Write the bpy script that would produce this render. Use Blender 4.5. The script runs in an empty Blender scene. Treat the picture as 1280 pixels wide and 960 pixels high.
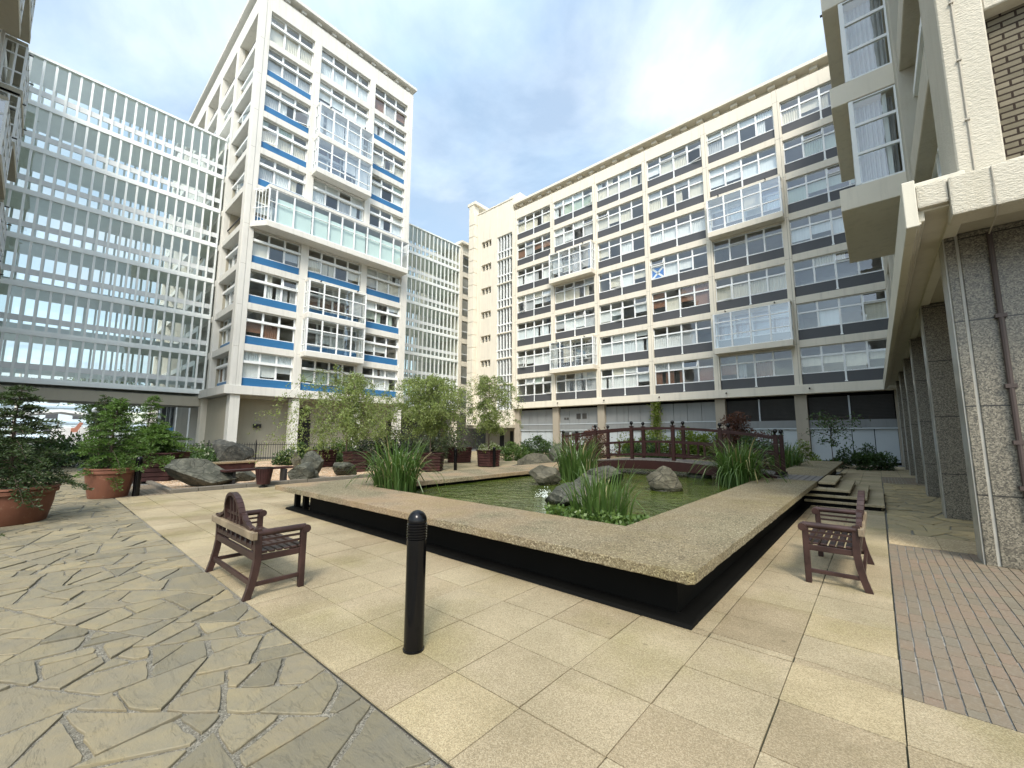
import bpy, bmesh, math, random
from mathutils import Vector, Matrix, noise
import numpy as np
random.seed(7)
SC = bpy.context.scene
COL = SC.collection
PI = math.pi
rnd = random.random
def uni(a, b): return a + (b - a) * random.random()

# ------------------------------------------------------------------ camera
R = Matrix(((0.753051158063203, 0.07804474204278933, 0.6533168998113728),
            (0.6579559159511231, -0.09358235128407659, -0.7472190817913192),
            (0.0028224111301183505, 0.992547914091616, -0.12182229774468392)))
cam = bpy.data.objects.new('camera', bpy.data.cameras.new('camera'))
COL.objects.link(cam)
M4 = R.to_4x4(); M4.translation = Vector((0, 0, 1.6))
cam.matrix_world = M4
cam.data.sensor_width = 36; cam.data.lens = 519 / 1280 * 36
cam.data.clip_start = 0.05; cam.data.clip_end = 2000
SC.camera = cam

# ------------------------------------------------------------------ materials
class NT:
    def __init__(s, name):
        s.m = bpy.data.materials.new(name); s.m.use_nodes = True
        s.t = s.m.node_tree; s.t.nodes.clear()
        s.out = s.n('ShaderNodeOutputMaterial')
    def n(s, typ, ins=None, **kw):
        nd = s.t.nodes.new(typ)
        for k, v in kw.items(): setattr(nd, k, v)
        if ins:
            for k, v in ins.items():
                if isinstance(v, bpy.types.NodeSocket): s.t.links.new(v, nd.inputs[k])
                else: nd.inputs[k].default_value = v
        return nd
    def coord(s, sc=(1, 1, 1), obj=True):
        if obj:
            c = s.n('ShaderNodeTexCoord').outputs['Object']
        else:
            c = s.n('ShaderNodeNewGeometry').outputs['Position']
        return s.n('ShaderNodeMapping', {'Vector': c, 'Scale': sc}).outputs[0]
    def noise(s, vec, scale, detail=4, rough=.55, dist=0):
        return s.n('ShaderNodeTexNoise', {'Vector': vec, 'Scale': scale, 'Detail': detail, 'Roughness': rough, 'Distortion': dist}).outputs['Fac']
    def ramp(s, fac, stops, interp='LINEAR'):
        r = s.n('ShaderNodeValToRGB', {'Fac': fac}); cr = r.color_ramp; cr.interpolation = interp
        while len(cr.elements) < len(stops): cr.elements.new(.5)
        for e, (p, c) in zip(cr.elements, stops):
            e.position = p; e.color = (c, c, c, 1) if isinstance(c, (int, float)) else (*c, 1)
        return r.outputs[0]
    def mix(s, fac, a, b, mode='MIX'):
        nd = s.n('ShaderNodeMix', data_type='RGBA', blend_type=mode)
        for k, v in ((0, fac), (6, a), (7, b)):
            if isinstance(v, bpy.types.NodeSocket): s.t.links.new(v, nd.inputs[k])
            elif k == 0: nd.inputs[0].default_value = v
            else: nd.inputs[k].default_value = (*v, 1) if len(v) == 3 else v
        return nd.outputs[2]
    def math(s, op, a, b=None):
        d = {0: a}
        if b is not None: d[1] = b
        return s.n('ShaderNodeMath', d, operation=op).outputs[0]
    def attr(s, name): return s.n('ShaderNodeAttribute', attribute_name=name).outputs['Fac']
    def bump(s, h, strength=.3, dist=.01, normal=None):
        d = {'Height': h, 'Strength': strength, 'Distance': dist}
        if normal: d['Normal'] = normal
        return s.n('ShaderNodeBump', d).outputs[0]
    def bsdf(s, col, rough=.6, bump=None, spec=.4, metal=0, **kw):
        d = {'Base Color': (*col, 1) if isinstance(col, tuple) else col, 'Roughness': rough, 'Specular IOR Level': spec, 'Metallic': metal}
        if bump: d['Normal'] = bump
        d.update(kw)
        return s.n('ShaderNodeBsdfPrincipled', d).outputs[0]
    def done(s, sh):
        s.t.links.new(sh, s.out.inputs[0]); return s.m

def mul(c, k): return tuple(min(1, x * k) for x in c)

def m_plain(name, col, rough=.55, var=.18, scale=3., bscale=90., bstr=.12, spec=.4, metal=0):
    t = NT(name); v = t.coord()
    c = t.mix(t.noise(v, scale, 5), mul(col, 1 - var), mul(col, 1 + var))
    return t.done(t.bsdf(c, rough, t.bump(t.noise(v, bscale, 3), bstr, .004), spec, metal))

def m_concrete(name, col, stain=.5, dark=.62, grain=1.0):
    """painted / cast concrete with blotches, rain streaks and a fine grain"""
    t = NT(name); v = t.coord()
    c = t.mix(t.noise(v, .9, 6, .6), mul(col, .9), mul(col, 1.06))
    st = t.noise(t.coord((2.2, 2.2, .16)), 2.0, 6, .62)
    c = t.mix(t.math('MULTIPLY', t.ramp(st, [(.52, 0), (.78, 1)]), stain), c, mul(col, dark))
    bl = t.noise(v, 14, 5, .7)
    c = t.mix(t.math('MULTIPLY', t.ramp(bl, [(.62, 0), (.8, 1)]), .35), c, mul(col, .6))
    h = t.math('ADD', t.noise(v, 55, 5, .7), t.math('MULTIPLY', t.noise(v, 9, 3), .5))
    return t.done(t.bsdf(c, .8, t.bump(h, .35 * grain, .008), .25))

def m_granite(name):
    t = NT(name); v = t.coord()
    a = t.n('ShaderNodeTexVoronoi', {'Vector': v, 'Scale': 75.}).outputs['Color']
    a = t.n('ShaderNodeSeparateColor', {'Color': a}).outputs[0]
    c = t.ramp(a, [(0, (.05, .046, .037)), (.35, (.115, .103, .08)), (.7, (.19, .17, .13)), (1, (.27, .245, .19))])
    c = t.mix(t.noise(v, 1.7, 5), t.mix(1, c, (.75, .75, .72), 'MULTIPLY'), c)
    # slab joints
    z = t.n('ShaderNodeSeparateXYZ', {'Vector': t.coord()}).outputs[2]
    fr = t.math('FRACT', t.math('DIVIDE', t.math('ADD', z, .28), 1.13))
    j = t.math('LESS_THAN', fr, .014)
    c = t.mix(j, c, (.012, .011, .01))
    return t.done(t.bsdf(c, .34, t.bump(t.noise(v, 160, 2), .12, .003), .5))

def m_glass(name, f0=.1, tint=(.86, .93, .92), rough=.01, wob=.25):
    t = NT(name); v = t.coord()
    ge = t.n('ShaderNodeNewGeometry')
    dp = t.math('ABSOLUTE', t.n('ShaderNodeVectorMath', {0: ge.outputs['Incoming'], 1: ge.outputs['True Normal']}, operation='DOT_PRODUCT').outputs['Value'])
    f = t.math('MINIMUM', t.math('ADD', t.math('MULTIPLY', t.math('POWER', t.math('SUBTRACT', 1.0, dp), 5.0), 1 - f0), f0), 1.0)
    b = t.bump(t.noise(v, 1.3, 2), wob, .012)
    g = t.n('ShaderNodeBsdfGlossy', {'Color': (.95, .97, 1, 1), 'Roughness': rough, 'Normal': b}).outputs[0]
    tr = t.n('ShaderNodeBsdfTransparent', {'Color': (*tint, 1)}).outputs[0]
    return t.done(t.n('ShaderNodeMixShader', {0: f, 1: tr, 2: g}).outputs[0])

def m_curtain(name, col, var=.2):
    t = NT(name); v = t.coord((1, 1, .05))
    c = t.mix(t.noise(v, 16, 3), mul(col, 1 - var), mul(col, 1 + var * .5))
    d = t.bsdf(c, .9, None, .1)
    tl = t.n('ShaderNodeBsdfTranslucent', {'Color': c}).outputs[0]
    return t.done(t.n('ShaderNodeMixShader', {0: .12, 1: d, 2: tl}).outputs[0])

def m_leaf(name, c1, c2, trans=.3, rough=.45, scale=2.5):
    t = NT(name); v = t.coord()
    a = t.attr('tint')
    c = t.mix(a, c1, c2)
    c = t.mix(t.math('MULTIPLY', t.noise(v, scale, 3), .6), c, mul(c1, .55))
    d = t.bsdf(c, rough, None, .35)
    tl = t.n('ShaderNodeBsdfTranslucent', {'Color': t.mix(1, c, (1.1, 1.25, .6), 'MULTIPLY')}).outputs[0]
    return t.done(t.n('ShaderNodeMixShader', {0: trans, 1: d, 2: tl}).outputs[0])

def m_rock(name, ca, cb, lich=(.34, .33, .25), wet=None):
    t = NT(name); v = t.coord()
    n1 = t.noise(v, 2.4, 8, .65, .4)
    c = t.ramp(n1, [(.25, mul(ca, .45)), (.45, ca), (.6, cb), (.8, mul(cb, 1.25))])
    c = t.mix(t.ramp(t.noise(v, 5.5, 6, .7), [(.56, 0), (.68, .8)]), c, lich)
    vv = t.n('ShaderNodeTexVoronoi', {'Vector': t.coord((1, 1, 1.8)), 'Scale': 3.2}, feature='DISTANCE_TO_EDGE').outputs['Distance']
    cr = t.ramp(vv, [(0, 1), (.035, 0)])
    c = t.mix(t.math('MULTIPLY', cr, t.noise(v, 1.6, 3)), c, mul(ca, .25))
    h = t.math('ADD', t.math('ADD', t.noise(v, 7, 8, .72), t.math('MULTIPLY', cr, -.35)), t.math('MULTIPLY', t.noise(v, 30, 4), .4))
    ro = .78
    if wet:
        z = t.n('ShaderNodeSeparateXYZ', {'Vector': t.coord(obj=False)}).outputs[2]
        wz = t.ramp(t.math('ADD', z, t.math('MULTIPLY', t.noise(v, 9, 3), .08)), [(wet, 1), (wet + .03, 0)])
        c = t.mix(wz, c, t.mix(1, c, (.28, .30, .22), 'MULTIPLY')); ro = t.ramp(wz, [(0, .78), (1, .25)])
    return t.done(t.bsdf(c, ro, t.bump(h, .85, .07), .3))

def m_wood(name, ca, cb, axis=0, rough=.42, spec=.45):
    t = NT(name); s = [22, 22, 22]; s[axis] = 1.4
    v = t.coord(tuple(s))
    c = t.mix(t.noise(v, 1.5, 5, .6), ca, cb)
    c = t.mix(t.ramp(t.noise(t.coord(), 3, 5), [(.45, 0), (.7, .7)]), c, mul(cb, 1.7))
    return t.done(t.bsdf(c, rough, t.bump(t.noise(v, 3, 4), .25, .004), spec))

def m_aggregate(name, base, dark, light, scale=95., pink=None, moss=None, depth=.35, blot=.5):
    t = NT(name); v = t.coord(obj=False)
    vo = t.n('ShaderNodeTexVoronoi', {'Vector': v, 'Scale': scale})
    rc = t.n('ShaderNodeSeparateColor', {'Color': vo.outputs['Color']}).outputs[0]
    c = t.ramp(rc, [(0, dark), (.3, mul(base, .82)), (.65, base), (1, light)])
    big = t.noise(v, 1.1, 6, .6)
    c = t.mix(t.math('MULTIPLY', t.ramp(big, [(.35, 1), (.62, 0)]), blot), c, t.mix(1, c, (.62, .62, .58), 'MULTIPLY'))
    if pink:
        px_ = t.n('ShaderNodeSeparateXYZ', {'Vector': v}).outputs[0]
        g_ = t.ramp(t.math('MULTIPLY', px_, -.1), [(.2, .25), (.6, 1)])
        c = t.mix(t.math('MULTIPLY', g_, t.ramp(t.noise(t.coord((1, 1, 1), False), .8, 3), [(.4, 0), (.6, .7)])), c, t.mix(.6, c, pink))
    if moss: c = t.mix(t.math('MULTIPLY', t.ramp(t.noise(v, .8, 5), [(.5, 0), (.66, 1)]), .5), c, t.mix(1, c, moss, 'MULTIPLY'))
    sp_ = t.n('ShaderNodeTexVoronoi', {'Vector': v, 'Scale': 2.3}).outputs['Distance']
    c = t.mix(t.math('MULTIPLY', t.ramp(sp_, [(.028, 1), (.05, 0)]), .45), c, mul(base, .25))
    c = t.mix(t.math('MULTIPLY', t.ramp(t.noise(v, 4.5, 6, .7), [(.55, 0), (.75, 1)]), .3), c, mul(base, .55))
    ti = t.attr('tint')
    c = t.mix(1, c, t.ramp(ti, [(0, (.84, .81, .79)), (.3, (.95, .93, .92)), (.6, (1, 1, 1)), (1, (1.02, 1.0, .93))]), 'MULTIPLY')
    h = t.math('ADD', t.math('MULTIPLY', vo.outputs['Distance'], -1.2), t.noise(v, 200, 2))
    return t.done(t.bsdf(c, .85, t.bump(h, depth, .006), .25))

MAT = {}
MAT['cream'] = m_concrete('cream painted concrete', (.70, .652, .545), .5, .66)
MAT['grey_conc'] = m_concrete('weathered pale concrete', (.66, .645, .59), .5, .6)
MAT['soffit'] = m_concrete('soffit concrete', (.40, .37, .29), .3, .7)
MAT['beam'] = m_concrete('beam concrete', (.56, .53, .44), .5, .66)
MAT['jointline'] = m_plain('facade joint', (.20, .18, .14), .9)
MAT['slabcore'] = m_plain('link ceiling', (.72, .76, .69), .8, .15, .7)
MAT['stucco'] = None
MAT['white'] = m_plain('white window paint', (.78, .80, .79), .4, .06, 2, 60, .05)
MAT['linkwhite'] = m_plain('pale green white mullion paint', (.80, .83, .80), .45, .08, 2, 60, .06)
MAT['linkgrey'] = m_plain('pale grey spandrel', (.68, .70, .69), .5, .1, 1.5, 60, .06)
MAT['dgrey'] = m_plain('charcoal spandrel panel', (.068, .070, .075), .5, .15, 1.2, 50, .05)
MAT['blue'] = m_plain('blue spandrel panel', (.028, .135, .29), .45, .14, 1.1, 50, .05)
MAT['ltblue'] = m_plain('light blue panel', (.20, .42, .70), .45, .1, 1, 50, .05)
MAT['room'] = m_plain('room plaster', (.55, .53, .50), .9, .2, .8, 40, .02)
MAT['glass'] = m_glass('window glass', .115, (.95, .98, .97))
MAT['glass_bay'] = m_glass('bay glass', .22, (.95, .98, .98))
MAT['glass_link'] = m_glass('link glazing', .10, (.93, .97, .955))
MAT['frost'] = m_curtain('pale green obscured glass', (.66, .80, .75), .06)
MAT['granite'] = m_granite('flamed granite')
MAT['granite_light'] = m_plain('pale granite trim and side sheen', (.33, .32, .28), .25, .25, 6, 150, .05)
CURT = [m_curtain('curtain ' + n, c) for n, c in (('white', (.86, .87, .86)), ('cream', (.78, .73, .62)), ('grey', (.55, .56, .57)), ('brown', (.28, .15, .10)), ('green', (.52, .60, .52)), ('pale', (.80, .84, .86)))]
MAT['louvre'] = m_plain('dark louvre', (.05, .048, .045), .6, .3, 2, 60, .1)
MAT['gpanel'] = m_concrete('grey shop panel', (.21, .222, .222), .5, .6, .3)
MAT['wpanel'] = m_plain('pale blue grey panel', (.40, .44, .46), .5, .1, .8, 60, .04)
MAT['black'] = m_plain('gloss black paint', (.003, .003, .0035), .16, .2, 6, 40, .05, .28)
MAT['blackmat'] = m_plain('black plinth', (.0035, .0035, .003), .7, .5, 2, 40, .2, .08)
MAT['iron'] = m_plain('black iron', (.015, .015, .015), .5)
MAT['redwood'] = m_plain('maroon bridge paint', (.027, .0105, .009), .42, .35, 4, 70, .12, .22)
MAT['deckgrey'] = m_plain('grey decking', (.12, .11, .10), .7, .3, 6, 60, .2)
MAT['bench'] = m_wood('bench hardwood', (.016, .008, .0065), (.036, .0185, .0155), 0, .4, .3)
MAT['bench_worn'] = m_wood('worn bench rail', (.11, .08, .05), (.19, .15, .095), 0, .55)
MAT['planter'] = m_wood('planter boards', (.018, .0075, .007), (.038, .015, .0135), 0, .6, .2)
MAT['terra'] = None
MAT['soil'] = m_plain('dark soil', (.03, .022, .015), .95, .5, 20, 60, .6)
MAT['bark'] = m_plain('bark', (.075, .055, .04), .9, .4, 14, 50, .6)
MAT['palebark'] = m_plain('pale bark', (.22, .19, .15), .85, .4, 14, 50, .5)

def _stucco():
    t = NT('rough cast stucco'); v = t.coord()
    c = t.mix(t.noise(v, 1.6, 6), (.44, .41, .33), (.58, .54, .45))
    c = t.mix(t.math('MULTIPLY', t.ramp(t.noise(t.coord((3, 3, .2)), 2, 5), [(.5, 0), (.75, 1)]), .35), c, (.36, .32, .22))
    h = t.noise(t.n('ShaderNodeMapping', {'Vector': t.coord(), 'Scale': (26, 26, 60), 'Rotation': (0, .6, 0)}).outputs[0], 1, 4, .6)
    return t.done(t.bsdf(c, .85, t.bump(h, .9, .02), .25))
MAT['stucco'] = _stucco()
def _terra():
    t = NT('terracotta'); v = t.coord()
    c = t.mix(t.noise(v, 3.5, 6, .6), (.105, .042, .024), (.19, .078, .045))
    c = t.mix(t.ramp(t.noise(v, 7, 6, .7), [(.58, 0), (.72, .55)]), c, (.28, .19, .13))
    c = t.mix(t.ramp(t.noise(t.coord((4, 4, .4)), 2, 5), [(.5, 0), (.8, .6)]), c, (.10, .045, .03))
    return t.done(t.bsdf(c, .75, t.bump(t.noise(v, 40, 4), .3, .006), .3))
MAT['terra'] = _terra()
def _brickwall():
    t = NT('buff stock brick'); c0 = t.n('ShaderNodeTexCoord').outputs['Object']
    sep = t.n('ShaderNodeSeparateXYZ', {'Vector': c0})
    uv = t.n('ShaderNodeCombineXYZ', {0: sep.outputs[0], 1: sep.outputs[2]}).outputs[0]
    b = t.n('ShaderNodeTexBrick', {'Vector': uv, 'Color1': (.16, .142, .10, 1), 'Color2': (.225, .20, .145, 1), 'Mortar': (.035, .025, .018, 1), 'Scale': 1.0, 'Mortar Size': .011, 'Mortar Smooth': .1, 'Bias': 0., 'Brick Width': .235, 'Row Height': .078})
    c = t.mix(t.noise(t.coord(), 9, 5), t.mix(1, b.outputs['Color'], (.6, .6, .6), 'MULTIPLY'), b.outputs['Color'])
    return t.done(t.bsdf(c, .9, t.bump(t.math('SUBTRACT', t.math('MULTIPLY', t.noise(t.coord(), 60, 3), .4), b.outputs['Fac']), .8, .012), .2))
MAT['brickwall'] = _brickwall()

# ------------------------------------------------------------------ mesh builder
BOXF = ((0, 1, 3, 2), (4, 6, 7, 5), (0, 4, 5, 1), (2, 3, 7, 6), (0, 2, 6, 4), (1, 5, 7, 3))
class MB:
    def __init__(s): s.v = []; s.f = []; s.mi = []; s.t = []
    def face(s, pts, mi=0, tint=.5):
        n = len(s.v); s.v += [tuple(p) for p in pts]; s.f.append(tuple(range(n, n + len(pts)))); s.mi.append(mi); s.t.append(tint)
    def hexa(s, p, mi=0, tint=.5):
        n = len(s.v); s.v += [tuple(q) for q in p]
        for f in BOXF: s.f.append(tuple(n + i for i in f)); s.mi.append(mi); s.t.append(tint)
    def box(s, x0, x1, y0, y1, z0, z1, mi=0, tint=.5):
        s.hexa([(x, y, z) for x in (x0, x1) for y in (y0, y1) for z in (z0, z1)], mi, tint)
    def bar(s, a, b, w, h=None, mi=0, up=(0, 0, 1), tint=.5):
        a = Vector(a); b = Vector(b); h = h or w; d = (b - a).normalized(); u = Vector(up)
        if abs(d.dot(u)) > .99: u = Vector((0, 1, 0))
        r = d.cross(u).normalized() * w / 2; q = r.cross(d).normalized() * h / 2
        s.hexa([p + i * r + j * q for p in (a, b) for i in (-1, 1) for j in (-1, 1)], mi, tint)
    def tube(s, pts, rad, n=8, mi=0, tint=.5, cap=True):
        pts = [Vector(p) for p in pts]; rad = rad if isinstance(rad, (list, tuple)) else [rad] * len(pts)
        base = len(s.v); L = len(pts)
        for i, p in enumerate(pts):
            d = (pts[min(i + 1, L - 1)] - pts[max(i - 1, 0)]).normalized()
            u = Vector((0, 0, 1)) if abs(d.z) < .95 else Vector((1, 0, 0))
            r = d.cross(u).normalized(); q = r.cross(d)
            for k in range(n):
                a = 2 * PI * k / n; s.v.append(tuple(p + (r * math.cos(a) + q * math.sin(a)) * rad[i]))
        for i in range(L - 1):
            for k in range(n):
                k2 = (k + 1) % n
                s.f.append((base + i * n + k, base + i * n + k2, base + (i + 1) * n + k2, base + (i + 1) * n + k)); s.mi.append(mi); s.t.append(tint)
        if cap:
            s.f.append(tuple(base + k for k in range(n))[::-1]); s.mi.append(mi); s.t.append(tint)
            s.f.append(tuple(base + (L - 1) * n + k for k in range(n))); s.mi.append(mi); s.t.append(tint)
    def lathe(s, prof, c=(0, 0, 0), n=24, mi=0, tint=.5, sx=1, sy=1):
        base = len(s.v)
        for r, z in prof:
            for k in range(n):
                a = 2 * PI * k / n; s.v.append((c[0] + r * sx * math.cos(a), c[1] + r * sy * math.sin(a), c[2] + z))
        for i in range(len(prof) - 1):
            for k in range(n):
                k2 = (k + 1) % n
                s.f.append((base + i * n + k, base + i * n + k2, base + (i + 1) * n + k2, base + (i + 1) * n + k)); s.mi.append(mi); s.t.append(tint)
    def prism(s, prof, axis, a0, a1, mi=0, tint=.5):
        """extrude a 2-D profile (list of (p,q)) along axis from a0 to a1"""
        def P(p, q, a):
            return (a, p, q) if axis == 0 else (p, a, q) if axis == 1 else (p, q, a)
        n = len(s.v); m = len(prof)
        s.v += [P(p, q, a0) for p, q in prof] + [P(p, q, a1) for p, q in prof]
        fs = [tuple(n + i for i in range(m))[::-1], tuple(n + m + i for i in range(m))]
        fs += [(n + i, n + (i + 1) % m, n + m + (i + 1) % m, n + m + i) for i in range(m)]
        for f in fs: s.f.append(f); s.mi.append(mi); s.t.append(tint)
    def build(s, name, mats, parent=None, org=None, smooth=False, bevel=0, recalc=True, seg=1, angle=None):
        me = bpy.data.meshes.new(name)
        o = None
        if org is None and parent is not None: org = parent.get('_org', (0, 0, 0))
        org = org or (0, 0, 0)
        me.from_pydata([(v[0] - org[0], v[1] - org[1], v[2] - org[2]) for v in s.v], [], s.f)
        mats = mats if isinstance(mats, (list, tuple)) else [mats]
        for m in mats: me.materials.append(m)
        if len(mats) > 1: me.polygons.foreach_set('material_index', s.mi)
        at = me.attributes.new('tint', 'FLOAT', 'FACE'); at.data.foreach_set('value', s.t)
        if recalc or bevel:
            bm = bmesh.new(); bm.from_mesh(me)
            if bevel: 
                bmesh.ops.remove_doubles(bm, verts=bm.verts, dist=1e-5) if bevel < 0 else None
                bmesh.ops.bevel(bm, geom=[e for e in bm.edges if len(e.link_faces) == 2 and e.calc_face_angle(0) > .5], offset=abs(bevel), segments=seg, affect='EDGES', profile=.6, clamp_overlap=True)
            bmesh.ops.recalc_face_normals(bm, faces=bm.faces)
            bm.to_mesh(me); bm.free()
        if smooth:
            me.polygons.foreach_set('use_smooth', [True] * len(me.polygons))
            if angle: me.set_sharp_from_angle(angle=angle)
        me.update()
        o = bpy.data.objects.new(name, me); COL.objects.link(o)
        if parent is not None: o.parent = parent
        if parent is None: o.location = org
        else: o['_org'] = tuple(org)
        return o

def thing(name, label, cat, loc=(0, 0, 0), rz=0, group=None):
    o = bpy.data.objects.new(name, None); COL.objects.link(o)
    o.location = loc; o.rotation_euler = (0, 0, rz)
    o['label'] = label; o['category'] = cat
    if group: o['group'] = group
    o['_org'] = (0, 0, 0) if rz else tuple(loc)
    return o
def tag(o, label, cat, group=None):
    o['label'] = label; o['category'] = cat
    if group: o['group'] = group
    return o
def struct(o): o['kind'] = 'structure'; return o
def children(o): return [c for c in bpy.data.objects if c.parent == o]
def dup(root, loc, rz=None, label=None, group=None):
    def cp(o, par):
        c = o.copy(); COL.objects.link(c)
        if par: c.parent = par
        for ch in [x for x in bpy.data.objects if x.parent == o]: cp(ch, c)
        return c
    c = cp(root, None); c.location = loc
    if rz is not None: c.rotation_euler = (0, 0, rz)
    if label: c['label'] = label
    if group: c['group'] = group
    return c
# ------------------------------------------------------------------ buildings
ZB = 4.72; FH = 2.79
def zb(k): return ZB + FH * k

class Facade:
    """maps (u along the wall, z, d outwards) to world"""
    def __init__(s, org, U, N): s.o = Vector(org); s.U = Vector(U); s.N = Vector(N)
    def p(s, u, z, d): 
        q = s.o + s.U * u + s.N * d; return (q.x, q.y, q.z + z)
    def box(s, mb, u0, u1, z0, z1, d0, d1, mi=0):
        mb.hexa([s.p(u, z, d) for u in (u0, u1) for d in (d0, d1) for z in (z0, z1)], mi)
    def quad(s, mb, u0, u1, z0, z1, d, mi=0):
        mb.face([s.p(u0, z0, d), s.p(u1, z0, d), s.p(u1, z1, d), s.p(u0, z1, d)], mi)
    def wavy(s, mb, u0, u1, z0, z1, d, mi=0, amp=.035, wl=.13):
        n = max(3, int((u1 - u0) / wl * 4)); ph = rnd() * 6
        us = [u0 + (u1 - u0) * i / n for i in range(n + 1)]
        ds = [d + amp * math.sin(ph + (u - u0) / wl * 2 * PI + .8 * math.sin(u * 5)) for u in us]
        for i in range(n):
            mb.face([s.p(us[i], z0, ds[i]), s.p(us[i + 1], z0, ds[i + 1]), s.p(us[i + 1], z1, ds[i + 1]), s.p(us[i], z1, ds[i])], mi)

def curtains(F, mb, u0, u1, z0, z1, n, d, dens=.8):
    """per-light dressing: drawn, half-drawn, blind or bare"""
    w = (u1 - u0) / n
    main = random.choice((0, 0, 0, 1, 1, 2, 5, 5, 3, 4)); mode = rnd()
    for i in range(n):
        a = u0 + w * i + .02; b = a + w - .04; r = rnd()
        if mode < .08: continue
        if r > dens + .1: continue
        c = main if rnd() < .8 else random.choice((0, 1, 2, 5))
        if mode < .22:
            zt = z0 + (z1 - z0) * uni(.0, .55); F.quad(mb, a, b, zt, z1 - .03, d, c)
        elif r < .45 * dens: F.wavy(mb, a, b, z0 + .02, z1 - .05, d, c)
        elif r < .75 * dens:
            F.wavy(mb, a, a + w * uni(.3, .55), z0 + .02, z1 - .05, d, c, .04, .1)
            if rnd() < .5: F.wavy(mb, b - w * uni(.2, .4), b, z0 + .02, z1 - .05, d, c, .04, .1)
        else: F.quad(mb, a, b, z0 + (z1 - z0) * uni(0, .4), z1 - .03, d - .03, c)

def window(F, par, u0, u1, z0, z1, n, d, tr=.64, fr=.055, mid=None, transom=(.085, .05), openp=.12, dens=.75, rail=None):
    """one window: frame (part) > pane, curtain (sub-parts); n lights with a transom at tr"""
    mb = MB(); w = (u1 - u0) / n; zt = z0 + (z1 - z0) * tr
    F.box(mb, u0, u1, z0, z0 + .06, d - .05, d + .06); F.box(mb, u0, u1, z1 - .05, z1, d - .05, d + .03)
    for s_ in (u0, u1 - fr): F.box(mb, s_, s_ + fr, z0 + .06, z1 - .05, d - .05, d + .03)
    for i in range(1, n):
        h = fr * (.9 if not (mid and i == n // 2) else 1.0)
        F.box(mb, u0 + w * i - h, u0 + w * i + h, z0 + .06, z1 - .05, d - .05, d + .045)
    if rail: F.box(mb, u0 + .002, u1 - .002, zt - transom[0], zt + transom[0], d - .045, d + rail)
    else: F.box(mb, u0 + .002, u1 - .002, zt - transom[0] * .6, zt + transom[0] * .6, d - .045, d + transom[1])
    if mid:
        u = u0 + w * (n // 2); F.box(mb, u - .045, u + .045, z0 - mid, z0 - .002, d - .02, d + .05); F.box(mb, u - .07, u + .07, z0 - mid, z0 - mid + .06, d - .02, d + .07)
    gl = MB(); sash = MB()
    for i in range(n):
        a = u0 + w * i + fr * .8; b = a + w - fr * 1.6
        if rnd() < openp:      # a casement standing ajar
            o = uni(.10, .3)
            gl.face([F.p(a, z0 + .06, d), F.p(b, z0 + .06, d + o), F.p(b, zt - .05, d + o), F.p(a, zt - .05, d)])
            for (q0, q1) in (((a, z0 + .08, d), (b, z0 + .08, d + o)), ((a, zt - .06, d), (b, zt - .06, d + o)), ((b, z0 + .08, d + o), (b, zt - .06, d + o))):
                sash.bar(F.p(*q0), F.p(*q1), .05)
        else: F.quad(gl, a, b, z0 + .05, zt, d)
        if rnd() < openp * 1.3:
            o = uni(.10, .24)
            gl.face([F.p(a, zt + .05, d + o), F.p(b, zt + .05, d + o), F.p(b, z1 - .05, d), F.p(a, z1 - .05, d)])
            sash.bar(F.p(a, zt + .06, d + o), F.p(b, zt + .06, d + o), .045)
            sash.bar(F.p(a, zt + .06, d + o), F.p(a, z1 - .06, d), .04); sash.bar(F.p(b, zt + .06, d + o), F.p(b, z1 - .06, d), .04)
        else: F.quad(gl, a, b, zt, z1 - .03, d)
    o = mb.build('window', MAT['white'], par)
    if sash.f: sash.build('open_sash_frame', MAT['white'], o)
    gl.build('pane', MAT['glass'], o, recalc=False)
    cu = MB(); curtains(F, cu, u0, u1, z0, zt, n, d - .085, dens); 
    if rnd() < .6: curtains(F, cu, u0, u1, zt, z1, n, d - .08, dens * .6)
    if cu.f: cu.build('curtain', CURT, o, recalc=False)
    return o

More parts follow.
